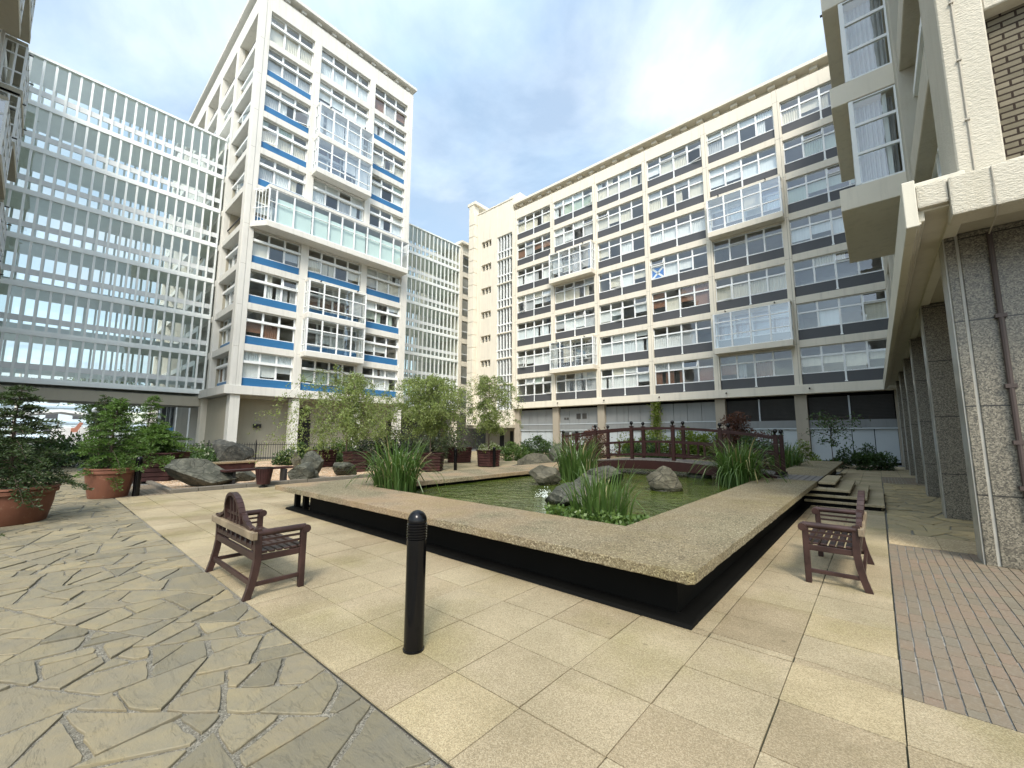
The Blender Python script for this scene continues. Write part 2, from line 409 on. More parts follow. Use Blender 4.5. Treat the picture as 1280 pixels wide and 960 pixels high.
def glazed_box(F, par, u0, u1, levels, d0, d1, n=4, rows=(.0, .36, .74, 1.), name='glazed_bay', slab=.38, top=.30, inset=0, side_mid=True, mat='cream', glass='glass_bay'):
    """projecting glazed balconies, one part per storey: slab > roof slab, glazing frame, panes, curtains"""
    for k in levels:
        sl = MB(); z = zb(k) - .40; F.box(sl, u0, u1, z, z + slab, d0, d1)
        o = sl.build(name, MAT[mat], par, bevel=.012)
        if k == levels[-1]:
            sl = MB(); zt = z + FH; F.box(sl, u0, u1, zt - .02, zt + top * .5, d0, d1 - .06); sl.build('roof_slab', MAT[mat], o, bevel=.012)
            sl = MB()
            for f_ in (.18, .82): F.box(sl, u0 + (u1 - u0) * f_ - .03, u0 + (u1 - u0) * f_ + .03, zt + .05, zt + .1, d1 - .05, d1 + .12)
            sl.build('spout', MAT['iron'], o)
        fr = MB(); gl = MB(); cu = MB(); dg = d1 - inset
        a = z + slab; b = z + FH - .02
        zs = [a + (b - a) * r for r in rows]; w = (u1 - u0) / n
        for i in range(n + 1):
            u = min(max(u0 + w * i, u0 + .05), u1 - .05)
            F.box(fr, u - .05, u + .05, a, b, dg - .12, dg - .03)
        for q in zs: F.box(fr, u0 + .003, u1 - .003, max(a, q - .03), min(b, q + .045), dg - .115, dg - .035)
        F.quad(gl, u0 + .03, u1 - .03, a, b, dg - .07)
        for u in (u0 + .05, u1 - .05):
            gl.face([F.p(u, a, d0), F.p(u, a, dg - .07), F.p(u, b, dg - .07), F.p(u, b, d0)])
            for dd in ((d0 + .04, (d0 + dg) / 2) if side_mid else (d0 + .04,)): F.box(fr, u - .035, u + .035, a, b, dd - .035, dd + .035)
            for q in zs: F.box(fr, u - .033, u + .033, max(a, q - .03), min(b, q + .04), d0, dg - .12)
        if rnd() < .85: curtains(F, cu, u0 + .1, u1 - .1, a + .02, b, n, d0 + .25, .6)
        fr.build('frame', MAT['white'], o)
        gl.build('pane', MAT[glass], o, recalc=False)
        if cu.f: cu.build('curtain', CURT, o, recalc=False)

# ---- long main block, facade on Y = 30.82 looking towards the camera
YM = 30.82
main = thing('apartment_block', 'long cream apartment block with charcoal panels under its white windows', 'apartment block', (-12.5, YM, 0))
F = Facade((0, YM, 0), (1, 0, 0), (0, -1, 0))
PX = [-26.58 + 4.63 * i for i in range(7)]
mb = MB()
zt = zb(6) + 2.32
for i, x in enumerate(PX): F.box(mb, x - .2, x + .2, 4.15, 24.8, -.5, 0)
for k in range(7):
    for i in range(6):
        if k > 0: F.box(mb, PX[i] + .2, PX[i + 1] - .2, zb(k) - .47, zb(k), -.5, -.035)
F.box(mb, PX[0] + .2, PX[6] - .2, zt, 24.797, -.5, -.02)
F.box(mb, PX[0] - .22, PX[6] + .22, 4.15, ZB - .001, -3, .06)
mb.build('wall', MAT['cream'], main, bevel=.015)
mb = MB()                                   # rooms: floors, cross walls, back wall
for k in range(1, 8): F.box(mb, PX[0], PX[6], zb(k) - .35, zb(k) - .05, -5, -.5)
for x in PX: F.box(mb, x - .08, x + .08, ZB, 24.6, -5, -.5)
F.box(mb, PX[0], PX[6], 4.2, 24.7, -5.2, -5)
F.box(mb, PX[6] + .2, PX[6] + .5, 0, 24.7, -12, -.3)
mb.build('interior_wall', MAT['room'], main)
jl = MB()
for x in PX:
    F.box(jl, x + .06, x + .075, 4.2, 24.75, 0, .0025)
    for k in range(1, 7): F.box(jl, x - .198, x + .198, zb(k) - .245, zb(k) - .232, 0, .003)
    F.box(jl, x - .198, x + .198, 23.9, 23.912, 0, .003)
jl.build('facade_joint', MAT['jointline'], main)
mb = MB(); F.box(mb, PX[0] - .2, PX[6] + .4, 24.8, 25.35, -11, -.5); F.box(mb, PX[0] - .1, PX[6] + .8, 25.35, 25.58, -12, .22)
for i in range(24): 
    x = PX[0] + .5 + i * 1.17; F.box(mb, x, x + .45, 25.12, 25.35, -.49, -.1)
mb.build('roof', MAT['cream'], main, bevel=.01)
for k in range(7):
    for i in range(6):
        a, b = PX[i] + .2, PX[i + 1] - .2
        o = window(F, main, a, b, zb(k) + .663, zb(k) + 2.318, 4, -.2, mid=.6, openp=.10)
        pan = MB(); F.box(pan, a, b, zb(k), zb(k) + .66, -.45, -.16); pan.build('spandrel_panel', MAT['dgrey'], o)
sp = MB()                                    # small spouts along the bottom band
for i in range(6):
    x = PX[i] + .55; sp.bar(F.p(x, 4.5, 0), F.p(x, 4.44, .2), .07)
sp.build('spout', MAT['iron'], main)
for (i, k) in ((1, 1), (1, 4), (4, 1), (4, 4)):
    glazed_box(F, main, PX[i] + .12, PX[i + 1] - .02, [k], 0.002, .72)
# flag hung in one window of the fourth bay
fl = MB(); a = PX[3] + .24
F.box(fl, a, a + .92, zb(3) + .72, zb(3) + 1.6, -.262, -.258, 0)
for (p0, p1) in (((a, zb(3) + .72), (a + .92, zb(3) + 1.6)), ((a, zb(3) + 1.6), (a + .92, zb(3) + .72))):
    fl.bar(F.p(p0[0], p0[1], -.25), F.p(p1[0], p1[1], -.25), .012, .15, 1, up=(0, 0, 1))
fl.build('flag', [m_plain('flag blue', (.03, .16, .5)), MAT['white']], main)
# ground storey: granite piers with shop panels between
PIER = m_concrete('buff stone pier', (.33, .295, .235), .3, .7)
for i, x in enumerate(PX): mb = MB(); F.box(mb, x - .32, x + .32, 0, 4.148, -.85, -.3); mb.build('pier', PIER, main, bevel=.01)
for i in range(6):
    mbU = MB(); mbW = MB(); mbL = MB(); mbD = MB(); tr = MB(); mbH = MB()
    a, b = PX[i] + .32, PX[i + 1] - .32
    F.box(mbU, a, b, 2.08, 2.55, -.8, -.52)
    F.box(tr, a, b, 2.0, 2.078, -.8, -.5); 
    nn = 2 if i >= 4 else 4
    if i < 4:
        for j in range(nn):
            u = a + (b - a) * j / nn; F.box(mbH, u + .015, u + (b - a) / nn - .015, 2.552, 3.96, -.8, -.6)
        F.box(tr, a, b, 2.55, 2.62, -.799, -.49)
    else:
        for j in range(nn):
            mbL = MB(); u0_, u1_ = a + (b - a) * j / nn + .04, a + (b - a) * (j + 1) / nn - .04
            for q in range(17): mbL.hexa([F.p(u, z, d) for u in (u0_, u1_) for d, z in ((-.75, 2.58 + q * .081), (-.75, 2.61 + q * .081), (-.62, 2.57 + q * .081), (-.62, 2.60 + q * .081))])
            F.box(mbL, u0_, u1_, 2.552, 3.96, -.82, -.76); mbL.build('louvre', MAT['louvre'], main)
        F.box(tr, (a + b) / 2 - .04, (a + b) / 2 + .04, 2.55, 3.98, -.8, -.56)
    for j in range(4):
        u = a + (b - a) * j / 4; F.box(mbW, u + .018, u + (b - a) / 4 - .018, .14, 2.0, -.8, -.62)
    F.box(mbD, a, b, 0, .14, -.85, -.58); F.box(mbD, a, b, .1, 3.97, -.92, -.8); F.box(mbD, a, b, 3.96, 4.149, -.92, -.7)
    if i == 1:
        mbL = MB()
        for du in (1.75, 2.35): mbL = MB(); F.box(mbL, a + du, a + du + .42, 3.02, 3.48, -.6, -.57); mbL.build('vent', MAT['louvre'], main)
        for du in (.45, .72): mbL = MB(); F.box(mbL, a + du, a + du + .2, 2.98, 3.16, -.6, -.57); mbL.build('vent', MAT['louvre'], main)
        mbL = MB()
        F.box(mbL, a + .15, a + .95, .5, 1.85, -.62, -.59); mbL.build('door', MAT['louvre'], main); mbL = MB(); F.box(mbL, a + 1.2, a + 2.0, 1.2, 1.85, -.62, -.59); mbL.build('low_window', MAT['louvre'], main)
    mbU.build('band_panel', MAT['gpanel'], main); mbW.build('lower_panel', MAT['wpanel'], main)
    if mbH.f: mbH.build('upper_panel', MAT['gpanel'], main)
    mbD.build('plinth', MAT['blackmat'], main); tr.build('trim', MAT['wpanel'], main)

# ---- stair end of the main block
stair = thing('stair_tower', 'cream stair end with tall slim stair lights and ribbed shaft', 'stair tower', (-30, YM, 0))
mb = MB(); Fs = F; sx0, sx1 = -32.1, PX[0] - .2
rows = []
for k in range(6): rows.append(zb(k) + 1.3)
cols = [(-31.45, -29.95), (-29.05, -26.95)]
# wall with openings, built as vertical strips and infill
F.box(mb, sx0, cols[0][0], 2.6, 26.2, -.4, .05); F.box(mb, cols[0][1], cols[1][0], 2.6, 26.2, -.4, .05); F.box(mb, cols[1][1], sx1, 2.6, 26.2, -.4, .05)
SW = [(22.0 - 2.66 * k, 22.75 - 2.66 * k) for k in range(7)]         # small three-light windows
TW = [(20.05 - 2.66 * k, 22.58 - 2.66 * k) for k in range(7)]        # tall stair lights
def infill(c, holes):
    zc = 26.2
    for lo, hi in holes:
        F.box(mb, c[0], c[1], hi, zc, -.4, .047); zc = lo
    F.box(mb, c[0], c[1], 2.6, zc, -.4, .047)
infill(cols[0], SW); infill(cols[1], TW)
F.box(mb, -33.42, -32.1, 2.6, 24.4, -9, -.4)
mb.build('wall', MAT['cream'], stair, bevel=.012)
for lo, hi in SW:
    fr = MB(); gl = MB(); a, b = cols[0]
    for i in range(4): F.box(fr, a + (b - a) / 3 * i - (.04 if i else 0), a + (b - a) / 3 * i + (.04 if i < 3 else 0), lo, hi, -.3, -.05)
    F.box(fr, a, b, lo, lo + .05, -.3, -.04); F.box(fr, a, b, hi - .04, hi, -.3, -.045)
    o = fr.build('window', MAT['cream'], stair); F.quad(gl, a, b, lo, hi, -.2); gl.build('pane', MAT['glass'], o, recalc=False)
for lo, hi in TW:
    fr = MB(); gl = MB(); a, b = cols[1]
    for i in range(6): F.box(fr, a + (b - a) / 5 * i - (.05 if i else 0), a + (b - a) / 5 * i + (.05 if i < 5 else 0), lo, hi, -.25, -.06)
    for z in (lo, lo + .78, hi - .05): F.box(fr, a, b, z, z + (.12 if z == lo + .78 else .05), -.25, -.045)
    o = fr.build('window', MAT['white'], stair); F.quad(gl, a, b, lo, hi, -.16); gl.build('pane', MAT['glass'], o, recalc=False)
mb = MB(); F.box(mb, sx0, sx1, 2.6, 26, -3.2, -3.0); F.box(mb, sx0, sx0 + .1, 2.6, 26, -3, -.4); F.box(mb, sx1 - .1, sx1, 2.6, 26, -3, -.4); F.box(mb, sx0, sx1, 26.0, 26.19, -3, -.4)
for k in range(8): F.box(mb, sx0 + .1, sx1 - .1, 3.6 + 2.66 * k, 3.8 + 2.66 * k, -3, -.6)
mb.build('interior_wall', MAT['room'], stair)
mb = MB()
F.box(mb, -32.15, sx1 - .02, 26.2, 26.35, -9, .1); F.box(mb, sx1 - 1.3, sx1 + .2, 26.352, 27.2, -6, -.8)
mb.build('roof', MAT['cream'], stair, bevel=.01)
mb = MB(); z = 2.6                                                    # ribbed shaft in segments
while z < 25.2:
    F.box(mb, -33.0, -32.12, z, z + 1.36, -.35, .55); F.box(mb, -32.96, -32.14, z + 1.36, z + 1.398, -.33, .5); z += 1.4
F.box(mb, -33.05, -32.3, 26.2, 27.4, -.3, .5); F.box(mb, -33.3, -32.0, 27.4, 27.75, -3.5, .55); F.box(mb, -32.8, -32.3, z, 26.2, -.3, .5)
mb.build('ribbed_shaft', MAT['cream'], stair, bevel=.02)
mb = MB(); F.box(mb, -33.42, sx1, 2.3, 2.6, -3, .15); F.box(mb, -33.42, sx1 - .5, 0, 2.3, -3.2, -2.9); mb.build('entrance_wall', MAT['soffit'], stair)
mb = MB(); F.box(mb, -31.2, -30.6, 0, 2.0, -2.9, -2.85); F.box(mb, -29.7, -29.3, .2, 2.0, -2.9, -2.85); mb.build('door', MAT['iron'], stair)

# ---- set-back link wing with dark windows
XL = -36.8
wing = thing('link_wing', 'narrow set-back wing with one column of dark windows beside ribbed shaft', 'building wing', (XL - 2, 34.5, 0))
Fw = Facade((XL, 0, 0), (0, 1, 0), (1, 0, 0)); mb = MB()
Fw.box(mb, 32.3, 32.75, 0, 24.6, -.5, .12)
Fw.box(mb, 35.4, 38, 0, 24.6, -.5, .1)
for k in range(8): Fw.box(mb, 32.75, 35.4, zb(k) - .55, zb(k) + .05, -.5, .0)
Fw.box(mb, 32.75, 35.4, 24.0, 24.9, -.5, .02); Fw.box(mb, 32.2, 38, 24.9, 25.2, -8, .5); Fw.box(mb, 32.0, 32.29, 0, 24.6, -8, -.5)
mb.build('wall', MAT['cream'], wing, bevel=.01)
mb = MB(); Fw.box(mb, 32.3, 38, 0, 24.9, -1.7, -1.5); Fw.box(mb, 35.45, 38, 0, 24.9, -1.5, -.51); dk = MB(); Fw.box(dk, 20.8, 32.2, 0, 3.6, -1.9, -1.7); Fw.box(dk, 32.25, 38, 0, 3.7, .125, .16); dk.build('passage_shade_sheet', m_plain('painted passage shade', (.07, .065, .055), .9), wing); mb.build('interior_wall', MAT['room'], wing)  # dark wall and sheet stand in for the shade under the link
for k in range(7):
    fr = MB(); gl = MB(); a, b = 32.75, 35.4
    Fw.box(fr, a, b, zb(k) + .95, zb(k) + 1.05, -.3, -.2); Fw.box(fr, a, a + .06, zb(k) + .05, zb(k) + 2.24, -.3, -.2)
    Fw.box(fr, (a + b) / 2 - .03, (a + b) / 2 + .03, zb(k) + .05, zb(k) + 2.24, -.3, -.2)
    o = fr.build('window', MAT['linkgrey'], wing); Fw.quad(gl, a, b, zb(k) + .05, zb(k) + 2.24, -.25); gl.build('pane', MAT['glass'], o, recalc=False)

# ---- glazed links either side of the tower
def glass_link(name_label, y0, y1, org, step, depth=3.0):
    th = thing('glass_link', name_label, 'glazed link', org)
    Fl = Facade((XL, 0, 0), (0, 1, 0), (1, 0, 0))
    sl = MB(); Fl.box(sl, y0, y1, 3.6, 4.28, -depth, -.1)
    sl.build('beam', MAT['soffit'], th)
    for k in range(7):
        fl = MB()
        Fl.box(fl, y0, y1, zb(k) - .22, zb(k) + .06, -depth + .12, -.12)
        o = fl.build('floor_slab', MAT['slabcore'], th)
        for d0_, d1_ in ((-.119, .1), (-depth, -depth + .119)):
            fl = MB(); Fl.box(fl, y0, y1, zb(k) - .23, zb(k) - .02, d0_, d1_); Fl.box(fl, y0, y1, zb(k) - .02, zb(k) + .06, d0_, min(d1_, .06)); fl.build('edge', MAT['linkwhite'], o)
    fl = MB(); Fl.box(fl, y0, y1, zb(7) + .16, zb(7) + .30, -depth - .05, .14); fl.build('roof', MAT['linkwhite'], th)
    n = round((y1 - y0) / step)
    for k in range(7):
        a = zb(k) + .06; b = zb(k + 1) - (.22 if k < 6 else -.16)
        fr = MB(); gl = MB()
        for side in (0, -depth):
            for i in range(n + 1):
                u = y0 + (y1 - y0) * i / n; u = min(max(u, y0 + .04), y1 - .04)
                Fl.box(fr, u - .056, u + .056, a, b, side - .07, side + .06)
            Fl.box(fr, y0, y1, a + .52, a + .86, side - .055, side + .02, 1)
            Fl.box(fr, y0, y1, a, a + .05, side - .05, side + .025)
            Fl.quad(gl, y0, y1, a, b, side - .02)
        o = fr.build('glazing_band', [MAT['linkwhite'], MAT['linkgrey']], th)
        gl.build('pane', MAT['glass_link'], o, recalc=False)
    return th
glass_link('wide glazed white link bridge with open passage underneath, beside the tower', -16.0, 7.88, (XL - 1.5, -4, 0), .533)
glass_link('narrow glazed white link joining the blue-panelled tower to the stair end', 20.85, 32.29, (XL - 1.5, 26, 0), .56)

# ---- blue-panelled tower
XT = -30.7
tower = thing('apartment_tower', 'tall pale apartment tower with blue panels and projecting glazed balconies', 'apartment tower', (-42, 14, 0))
Ft = Facade((XT, 0, 0), (0, 1, 0), (1, 0, 0)); Fd = Facade((0, 7.9, 0), (-1, 0, 0), (0, -1, 0))
TB = [(8.55, 11.65, 3), (12.2, 16.4, 4), (16.9, 20.2, 3)]
ztop = zb(9) + 2.32
mb = MB()
Ft.box(mb, 7.9, 8.22, 4.15, 33.6, -.8, .0); Ft.box(mb, 8.226, 8.55, 4.15, 33.6, -.8, -.03)
Ft.box(mb, 11.65, 12.2, 4.15, ztop, -.6, 0); Ft.box(mb, 16.4, 16.9, 4.15, ztop, -.6, 0); Ft.box(mb, 20.2, 20.45, 4.15, 33.6, -.6, 0); Ft.box(mb, 20.455, 20.8, 4.15, 33.6, -.6, -.02)
for k in range(10):
    for (a, b, n) in TB:
        if k > 0: Ft.box(mb, a, b, zb(k) - .47, zb(k), -.6, -.04)
Ft.box(mb, 8.55, 20.2, ztop, 33.59, -.6, -.02)
Ft.box(mb, 7.6, 20.8, 4.15, ZB - .002, -.6, .12)
# side, going back from the corner
SB = [(31.5, 35.75), (36.25, 40.3), (40.8, 44.9), (45.4, 49.5), (50.0, 54.1), (54.6, 58.6)]
Fd.box(mb, 30.74, 31.14, 4.75, 33.58, -.05, .035)
for i, (a, b) in enumerate(SB):
    Fd.box(mb, b, b + .5, 0 if i else 4.15, ztop, -1.2, 0.003)
    for k in range(10):
        if k > 0 and not (k == 5): Fd.box(mb, a, b, zb(k) - .47, zb(k), -1.2, -.04)
        if k == 5: Fd.box(mb, a, b, zb(k) - .47, zb(k), -1.2, -.04)
Fd.box(mb, 31.5, 59.1, ztop, 33.59, -1.2, -.02)
Fd.box(mb, 31.25, 36.9, 4.15, ZB - .006, -.6, .296)
mb.build('wall', MAT['grey_conc'], tower, bevel=.015)
for k in range(10):
    for (a, b, n) in TB:
        z0 = zb(k) + (.553 if k != 9 else .1)
        o = window(Ft, tower, a, b, z0, ztop - FH * (9 - k), n, -.3, tr=.60, rail=.2 if k != 4 else None, fr=.07, openp=.06, dens=.75)
        if k != 9: bl = MB(); Ft.box(bl, a, b, zb(k), zb(k) + .55, -.55, -.2); bl.build('spandrel_panel', MAT['blue'], o)
    for i, (a, b) in enumerate(SB):
        if k in (4, 9): continue
        if i > 0 and k < 6: continue
        o = window(Fd, tower, a, b, zb(k) + .503, zb(k) + 2.32, 4, -.6, tr=.62, rail=.25, fr=.07, openp=.1)
        bl = MB(); Fd.box(bl, a, b, zb(k), zb(k) + .5, -.9, -.5); bl.build('spandrel_panel', MAT['blue'], o)
mb = MB()
for k in range(1, 11):
    Ft.box(mb, 8.5, 20.3, zb(k) - .4, zb(k) - .05, -5, -.6)
    Fd.box(mb, 35.7, 59, zb(k) - .4, zb(k) - .05, -5, -1.2)
Ft.box(mb, 8.3, 20.5, 4.3, 33.4, -5.2, -5); Fd.box(mb, 35.8, 59, 4.3, 33.4, -5.4, -5.1)
for y in (11.92, 16.65): Ft.box(mb, y - .08, y + .08, ZB, 33.3, -5, -.6)
for k in (4, 9): Fd.box(mb, 31.6, 59, zb(k), zb(k) + FH - .4, -2.2, -2.0)
Ft.box(mb, 20.4, 20.75, 4.2, 33.5, -29, -.6)
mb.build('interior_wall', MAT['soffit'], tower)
mb = MB()
Ft.box(mb, 8.3, 20.6, 33.6, 34.05, -29, -.35); Ft.box(mb, 7.65, 21.0, 34.05, 34.30, -29.5, .25)
for i in range(11): Ft.box(mb, 8.2 + i * 1.18, 8.55 + i * 1.18, 33.8, 34.05, -.349, -.05)
mb.build('roof', MAT['grey_conc'], tower, bevel=.01)
jl = MB()
for y in (11.92, 16.65, 20.32):
    for k in range(1, 10): Ft.box(jl, y - .12, y + .12, zb(k) - .245, zb(k) - .233, 0, .003)
for k in range(1, 10): Ft.box(jl, 7.91, 8.215, zb(k) - .245, zb(k) - .233, 0, .003)
jl.build('facade_joint', MAT['jointline'], tower)
rl = MB()                                              # loggia rails on the side
for k in (4, 9):
    for (a, b) in SB: Fd.box(rl, a, b, zb(k) + .9, zb(k) + .97, -.35, -.28)
rl.build('loggia_rail', MAT['iron'], tower)
o = glazed_box(Ft, tower, 12.05, 16.55, [1, 2], .002, .8, rows=(0, .2, .66, 1.), mat='grey_conc')
o = glazed_box(Ft, tower, 12.0, 16.5, [6, 7], .002, .8, rows=(0, .2, .66, 1.), mat='grey_conc')
# long glazed balcony on the fifth floor
sl = MB(); zz = zb(4) - .42; u0, u1 = 8.95, 20.1
sl.prism([(XT + .002, u0 - .7), (XT + 1.1, u0), (XT + 1.1, u1), (XT + .002, u1)], 2, zz, zz + .4)
sl.prism([(XT + .002, u0 - .1), (XT + 1.1, u0), (XT + 1.1, u1), (XT + .002, u1)], 2, zb(5) - .48, zb(5) - .22)
o = sl.build('balcony', MAT['grey_conc'], tower, bevel=.015)
fr = MB(); gl = MB(); fg = MB(); a = zz + .4; b = zb(5) - .48
for u in (8.99, 9.45, 10.6, 11.9, 13.1, 14.1, 15.1, 16.2, 17.4, 18.6, 19.45, 20.06): Ft.box(fr, u - .045, u + .045, a, b, .98, 1.07)
for z in (a, a + (b - a) * .6, b - .06): Ft.box(fr, u0, u1, z, z + .05, .99, 1.06)
for z in (a + .95, b - .06):
    fr.bar((XT + .05, u0 - .6, z), (XT + 1.05, u0 + .03, z), .05)
for t_ in (.2, .4, .6, .8): fr.bar((XT + t_ * 1.05, u0 - .65 * (1 - t_), a), (XT + t_ * 1.05, u0 - .65 * (1 - t_), b - .02), .035)
fr.build('frame', MAT['white'], o)
Ft.quad(gl, u0, u1, a, b, 1.02); gl.build('pane', MAT['glass'], o, recalc=False)
for (c, d_) in ((9.5, 11.85), (11.95, 13.05), (13.15, 16.1), (16.3, 19.4)): Ft.quad(fg, c, d_, a + .03, b - uni(.1, .6), .9)
fg.build('blind', MAT['frost'], o, recalc=False)
# undercroft: columns, recess walls, soffit
for (y, w) in ((8.0, .55), (11.75, .5), (16.4, .5), (20.2, .5)): mb = MB(); Ft.box(mb, y, y + w, 0, 4.148, -.75, -.05); mb.build('column', MAT['grey_conc'], tower, bevel=.012)
mb = MB()
Ft.box(mb, 8.5, 20.6, 4.0, 4.147, -3, -.6)
Ft.box(mb, 8.5, 20.6, 0, 4.0, -2.2, -2.0); Fd.box(mb, 31.4, 36.6, 0, 4.1, -.5, -.25)
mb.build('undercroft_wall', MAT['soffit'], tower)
mb = MB(); Ft.box(mb, 13.0, 13.9, 0, 2.7, -2.0, -1.94); Ft.box(mb, 13.1, 13.8, 2.8, 3.6, -2.0, -1.95); Ft.box(mb, 10.0, 10.45, 2.05, 2.3, -1.999, -1.75); mb.build('door', MAT['iron'], tower)
CLAD = m_plain('dark grey cladding', (.12, .12, .125), .6)
# ground-floor flat under and beyond the link: posts, blue panels
mb = MB(); bl = MB(); ps = MB()
Fd.box(mb, 36.6, 37.3, 0, 4.15, -.5, .12); mb.build('end_pier', MAT['cream'], tower)
an = thing('garden_annexe', 'low dark-windowed annexe with white posts and light blue panels, seen beneath the link', 'annexe', (-48, 9, 0))
Fx = Facade((-46, 0, 0), (0, 1, 0), (1, 0, 0))
mb = MB(); Fx.box(mb, 6.9, 11.4, 0, .95, -.4, 0); mb.build('low_wall', MAT['grey_conc'], an)
mb = MB(); Fx.box(mb, 6.7, 11.4, 3.95, 4.1, -6, .35); mb.build('roof', MAT['grey_conc'], an)
mb = MB(); Fx.box(mb, 6.9, 11.4, .95, 3.94, -.6, -.35); mb.build('back_wall', CLAD, an)
for i in range(4):
    a = 6.98 + i * 1.06
    mb = MB(); Fx.box(mb, a - .06, a + .06, .95, 3.94, -.3, .06); mb.build('post', MAT['white'], an)
    mb = MB(); Fx.box(mb, a + .4, a + .98, .953, 2.15, -.25, -.1); mb.build('blue_panel', MAT['ltblue'], an)
    mb = MB(); gl = MB()
    for q in (a + .42, a + .68, a + .96): Fx.box(mb, q - .02, q + .02, 2.153, 3.9, -.2, -.12)
    o = mb.build('window', MAT['white'], an); Fx.quad(gl, a + .4, a + .98, 2.15, 3.9, -.16); gl.build('pane', MAT['glass'], o, recalc=False)

# ---- near right building on granite columns
rb = thing('colonnade_building', 'rough-cast pale building raised on a row of dark granite columns', 'apartment building', (4, 16, 0))
XR = .96
Fr = Facade((XR, 0, 0), (0, 1, 0), (-1, 0, 0)); Fn = Facade((0, 7.1, 0), (1, 0, 0), (0, -1, 0))
CY = [8.0 + 3.95 * i for i in range(6)]
for i, y in enumerate(CY):
    g = MB(); g.box(1.03 if i == 0 else .9, 2.2 if i == 0 else 1.5, y, y + .5, 0, 4.3 if i else 4.32)
    c = g.build('column', MAT['granite'], rb, bevel=.006)
    if i == 0:
        g = MB(); g.box(.9, .995, y, y + .5, 0, 4.32); g.build('corner_slip', MAT['granite'], c, bevel=.006)
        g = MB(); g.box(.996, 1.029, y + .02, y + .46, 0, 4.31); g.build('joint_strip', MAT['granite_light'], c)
    e = MB(); e.box(.883, .8985, y + .02, y + .49, 0, 4.3); e.build('side_sheen_strip', MAT['granite_light'], c)  # paler strip paints the light reflected off the column's side face
sl = MB()                                               # edge beam with stepped lip, running the whole length
sl.prism([(.47, 4.73), (.47, 4.15), (.575, 4.15), (.575, 4.185), (.61, 4.185), (.61, 4.22), (.645, 4.22), (.645, 4.34), (.885, 4.34), (.885, 4.3), (1.02, 4.3), (1.02, 4.73)], 1, 6.95, 30.6)
sl.box(.464, .585, 6.85, 6.949, 4.14, 4.735)
sl.build('edge_beam', MAT['beam'], rb, bevel=.008)
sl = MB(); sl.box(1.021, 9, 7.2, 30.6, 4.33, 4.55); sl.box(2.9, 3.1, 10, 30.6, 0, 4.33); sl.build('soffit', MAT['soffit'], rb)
nb = MB(); nb.box(.86, 6, 6.82, 7.2, 4.16, 4.64); nb.box(.587, .858, 6.86, 6.948, 4.36, 4.66); nb.build('end_beam', MAT['stucco'], rb, bevel=.025, seg=2)
wl = MB()
Fn.box(wl, .985, 1.37, 4.64, 26, -.5, .0); Fn.box(wl, 1.37, 6, 4.64, 4.8, -.5, -.06); Fn.box(wl, 1.372, 6, 6.75, 7.55, -.5, -.03)
Fr.box(wl, 7.13, 8.3, 4.735, 26, -.37, -.03); Fr.box(wl, 8.3, 8.5, 4.735, 26, -.5, -.12)
for i in range(1, 6): Fr.box(wl, CY[i] + .2, CY[i] + .75, 4.735, 26, -.6, 0)
for k in range(1, 8):
    for i in range(6):
        a = 8.5 if i == 0 else CY[i] + .75; b = CY[i + 1] + .2 if i < 5 else 30.5
        Fr.box(wl, a, b, zb(k) - .5, zb(k) + .1, -.6, -.05)
wl.build('wall', MAT['stucco'], rb, bevel=.015)
bw = MB(); Fn.box(bw, 1.372, 6, 4.8, 6.75, -.5, -.22); Fn.box(bw, 1.372, 6, 7.55, 26, -.5, -.2); bw.build('brick_panel', MAT['brickwall'], rb)
cb = MB()
cb.tube([(1.12, 7.09, 4.7), (1.12, 7.085, 9.5)], .008, 6)
for z in (5.4, 6.2, 7.0, 7.8): cb.box(1.10, 1.14, 7.07, 7.1, z, z + .02)
cb.tube([(1.2, 6.81, 4.62), (1.2, 6.8, 4.16), (1.22, 7.0, 4.12), (1.3, 7.96, 4.22)], .009, 6)
cb.build('cable', m_plain('dull cable', (.36, .33, .27), .7), rb)
dp = MB(); dp.tube([(1.3, 7.95, 4.24), (1.3, 7.95, .9), (1.32, 7.95, .6)], .028, 8)
for z in (.95, 1.5, 2.2, 3.1): dp.box(1.25, 1.35, 7.92, 8.0, z, z + .05)
dp.build('downpipe', m_plain('brown pipe', (.05, .035, .03), .5), rb)
ir = MB()
ir.box(5, 5.2, 7.3, 30.5, 4.6, 26); ir.box(1.5, 9, 30.3, 30.5, 4.6, 26); ir.box(1.0, 9, 7.3, 30.5, 25.6, 26)
for k in range(1, 8): ir.box(1.55, 5, 7.6, 30.3, zb(k) - .4, zb(k) - .1)
ir.build('interior_wall', MAT['room'], rb)
for k in range(0, 7):
    for i in range(6):
        a = 8.5 if i == 0 else CY[i] + .75; b = CY[i + 1] + .2 if i < 5 else 30.5
        if k > 3 and i > 2: continue
        window(Fr, rb, a, b, zb(k) + .1, zb(k) + 2.29, 3, -.35, tr=.7, fr=.07, rail=.12 if k % 2 else None)
glazed_box(Fr, rb, 12.65, 16.8, [1, 2, 3], -.04, 1.2, n=4, rows=(0, .36, .70, 1.), slab=.55, inset=.3, side_mid=False, glass='glass')
cu = MB(); Fb_ = Facade((0, 12.95, 0), (1, 0, 0), (0, -1, 0))
for k in (1, 2, 3): Fb_.wavy(cu, .18, .9, zb(k) + .2, zb(k) + 2.3, 0, 2, .035, .085)
cu.build('bay_curtain', CURT, rb, recalc=False)

